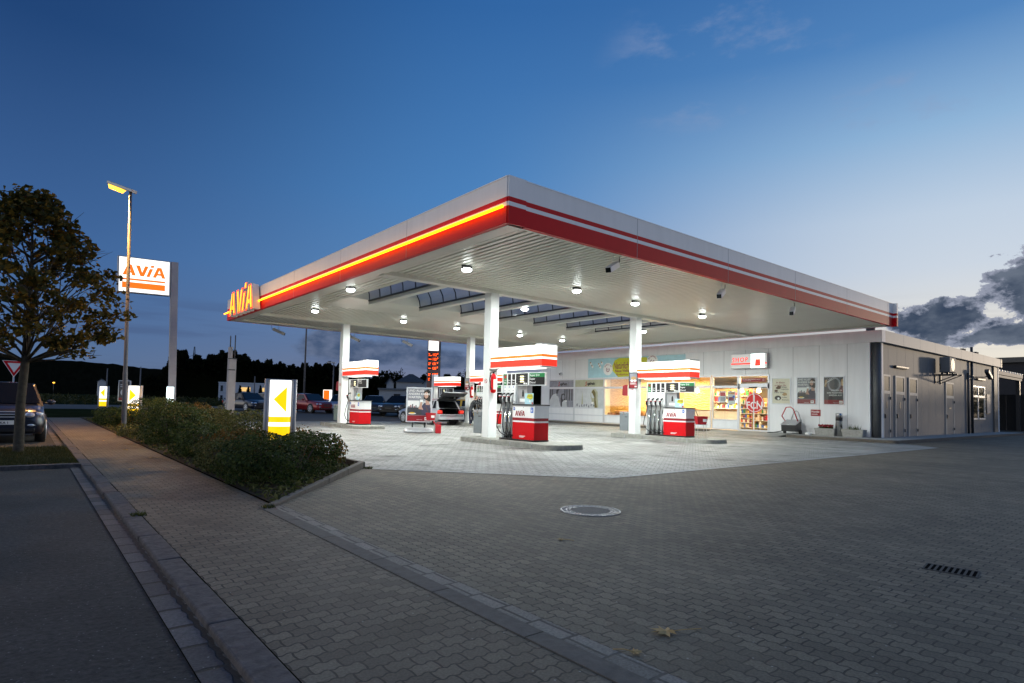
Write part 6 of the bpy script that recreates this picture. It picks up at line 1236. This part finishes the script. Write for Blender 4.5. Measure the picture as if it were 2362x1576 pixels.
# houses
def house_flat():
    p = far(576, 906, 135); t = T('flat_house', 'white flat roofed house with two lit windows beyond the parked cars', 'house', (p.x, p.y, .2), R(-18)); mb = MB(); mb.box(-6.4, 6.4, 0, 8, -1, 4.2); mb.box(-6.4, 6.4, -.02, 0, 1.9, 1.96, 1); w_ = mb.build('wall', [pm('render_white', (.62,.62,.64), .8), 'seam'], t)
    mb = MB(); mb.box(-6.5, 6.5, -.1, 8.1, 4.2, 4.35); mb.build('roof', 'panel', t)
    for a, m_ in (((-1.9,.1,2.4,3.3), 'lit_window'), ((2.6,3.4,2.4,3.3), 'lit_window'), ((-6.0,-5.5,2.3,3.6), 'pane_dark'), ((-6.0,-5.5,.5,1.4), 'pane_dark')): mb = MB(); mb.box(a[0], a[1], -.03, .0, a[2], a[3]); mb.build('window', m_, t)
house_flat()
def house_gable(label, px0, px1, py_eave, py_ridge, dep, wallm, roofm, rz=0, hip=False, wins=()):
    p = far((px0+px1)/2, py_eave, dep); w_ = (px1-px0)/1375*dep; h = p.z-.2; rh = (py_eave-py_ridge)/1375*dep; t = T('gabled_house' if not hip else 'hipped_house', label, 'house', (p.x, p.y, .2), rz); mb = MB(); a = w_/2
    if hip: mb.box(-a*.92, a*.92, 0, w_*.7, -1, h)
    else: mb.prism([(-a,-1),(a,-1),(a,h),(0,h+rh),(-a,h)], w_*.9, 0)
    mb.build('wall', wallm, t); mb = MB()
    if hip: d_ = w_*.7; mb.add([(-a,-.4,h),(a,-.4,h),(a,d_+.4,h),(-a,d_+.4,h),(-a*.12,d_*.5,h+rh),(a*.12,d_*.5,h+rh)], [(0,1,5,4),(1,2,5),(2,3,4,5),(3,0,4),(0,3,2,1)])
    else:
        for s_ in (-1, 1): mb.add([(s_*(a+.3),-.3,h-.25),(0,-.3,h+rh+.05),(0,w_*.9+.3,h+rh+.05),(s_*(a+.3),w_*.9+.3,h-.25),(s_*(a+.3),-.3,h-.05),(0,-.3,h+rh+.25),(0,w_*.9+.3,h+rh+.25),(s_*(a+.3),w_*.9+.3,h-.05)], [(0,1,2,3),(4,7,6,5),(0,4,5,1),(1,5,6,2),(2,6,7,3),(3,7,4,0)])
    mb.build('roof', roofm, t)
    for x0, x1, z0, z1 in wins: mb = MB(); mb.box(x0, x1, -.04, .0, z0, z1); mb.build('window', 'pane_dark', t)
M['tile'] = pm('tile', (.045,.05,.06), .8, var=.3, scale=2); M['render_grey'] = pm('render_grey', (.45,.46,.47), .85)
house_gable('large house with a dark hipped roof behind the standing advert', 912, 985, 882, 862, 118, 'render_grey', 'tile', R(-28), True)
house_gable('small white gable with a tall window left of the hipped roof', 892, 908, 884, 873, 108, 'render_grey', 'tile', R(-28), wins=[(-.35,.35,1.0,2.4)])
house_gable('small white gable with three windows beside the price pylon', 978, 1000, 884, 874, 108, 'render_grey', 'tile', R(-28), wins=[(-.7,-.3,2.2,2.9),(-.1,.3,2.2,3.0),(.5,.9,2.2,2.9)])
p = far(985, 893, 92); t = T('low_hall', 'long low grey commercial hall with a flat roof behind the parked cars', 'hall', (p.x, p.y, .2), R(-30)); mb = MB(); mb.box(-7.2, 8.5, 0, 9, -1, 2.7); mb.build('wall', 'render_grey', t); mb = MB(); mb.box(-7.4, 8.7, -.3, 9.2, 2.7, 2.95); mb.build('roof', 'panel_side', t)
for x in (-5.0, -2.4): mb = MB(); mb.box(x, x+1.0, -.04, 0, .2, 2.1); mb.build('door', 'black', t)
mb = MB(); mb.box(5.2, 8.3, -.05, 0, .0, 2.6); mb.build('painted_wall_light', em('hall_wall_glow', (1, .85, .5), .22, (.6,.55,.4)), t)  # light on the wall painted as a glowing patch
p = far(90, 898, 320); 
for a in (('tiny white gabled house at the foot of the hill, left one', 228, 243, 880, 875, 300), ('tiny white gabled house at the foot of the hill, right one', 286, 302, 880, 875, 300)): house_gable(a[0], *a[1:], 'render_grey', 'tile')
for px, py, lab in ((124, 883, 'single orange house light on the dark hill side, left'), (283, 886, 'single orange house light beside the street lamp pole')):
    p = far(px, py, 290); t = T('house_light', lab, 'light', tuple(p), 0); mb = MB(); mb.ball((0,0,0), .5, .5, .35, 8); mb.build('globe', 'sodium', t); mb = MB(); mb.cyl((0,0,-6), (0,0,-.3), .12, n=6); mb.build('post', 'dark_metal', t)
p = far(449, 800, 420); t = T('power_pylon', 'lattice power pylon above the wood in the distance', 'pylon', (p.x, p.y, 0), R(-20)); mb = MB(); h = p.z
for a, c in ((-1,-1),(1,-1),(1,1),(-1,1)): mb.tube([(a*3,c*3,0), (a*1.0,c*1.0,h*.6), (a*.2,c*.2,h)], .22, 4)
for i in range(9): z0, z1 = h*i/10, h*(i+1)/10; w0, w1 = 3-2.8*i/10, 3-2.8*(i+1)/10; mb.tube([(-w0,-w0,z0), (w1,-w1,z1)], .12, 4); mb.tube([(w0,-w0,z0), (-w1,-w1,z1)], .12, 4)
for z, w_ in ((h*.62, 10), (h*.75, 7)): mb.tube([(-w_,0,z), (w_,0,z)], .25, 4); mb.tube([(-w_,0,z), (0,0,z+h*.09)], .14, 4); mb.tube([(w_,0,z), (0,0,z+h*.09)], .14, 4)
mb.build('lattice', 'black', t)
# dark yard beyond the shop at the right
t = T('dark_hall', 'dark flat roofed building behind the carport at the right edge', 'hall', (75, 10, 0)); mb = MB(); mb.box(0, 40, 0, 40, -.2, 6.4); mb.build('wall', pm('hall_dark', (.03,.03,.035), .9), t); mb = MB(); mb.box(-.3, 40.3, -.3, 40.3, 6.4, 6.9); mb.build('roof', 'dark_metal', t)
t = T('yard_fence', 'dark board fence under the carport', 'fence', (61.8, 10.5, 0)); mb = MB()
for i in range(30): mb.box(0, .06, i*.8, i*.8+.77, 0, 2.9)
mb.build('boards', pm('fence_dark', (.02,.02,.02), .9), t)
shrub('unseen clipped hedge right of the forecourt, added to shade the side wall', (69, -7, 0), 1.0, 15, 4.0, 9000, .35, 'leaf_box', group=None, boxy=6, name='added_shade_hedge')  # hedge out of view, added to keep low sun off the side wall
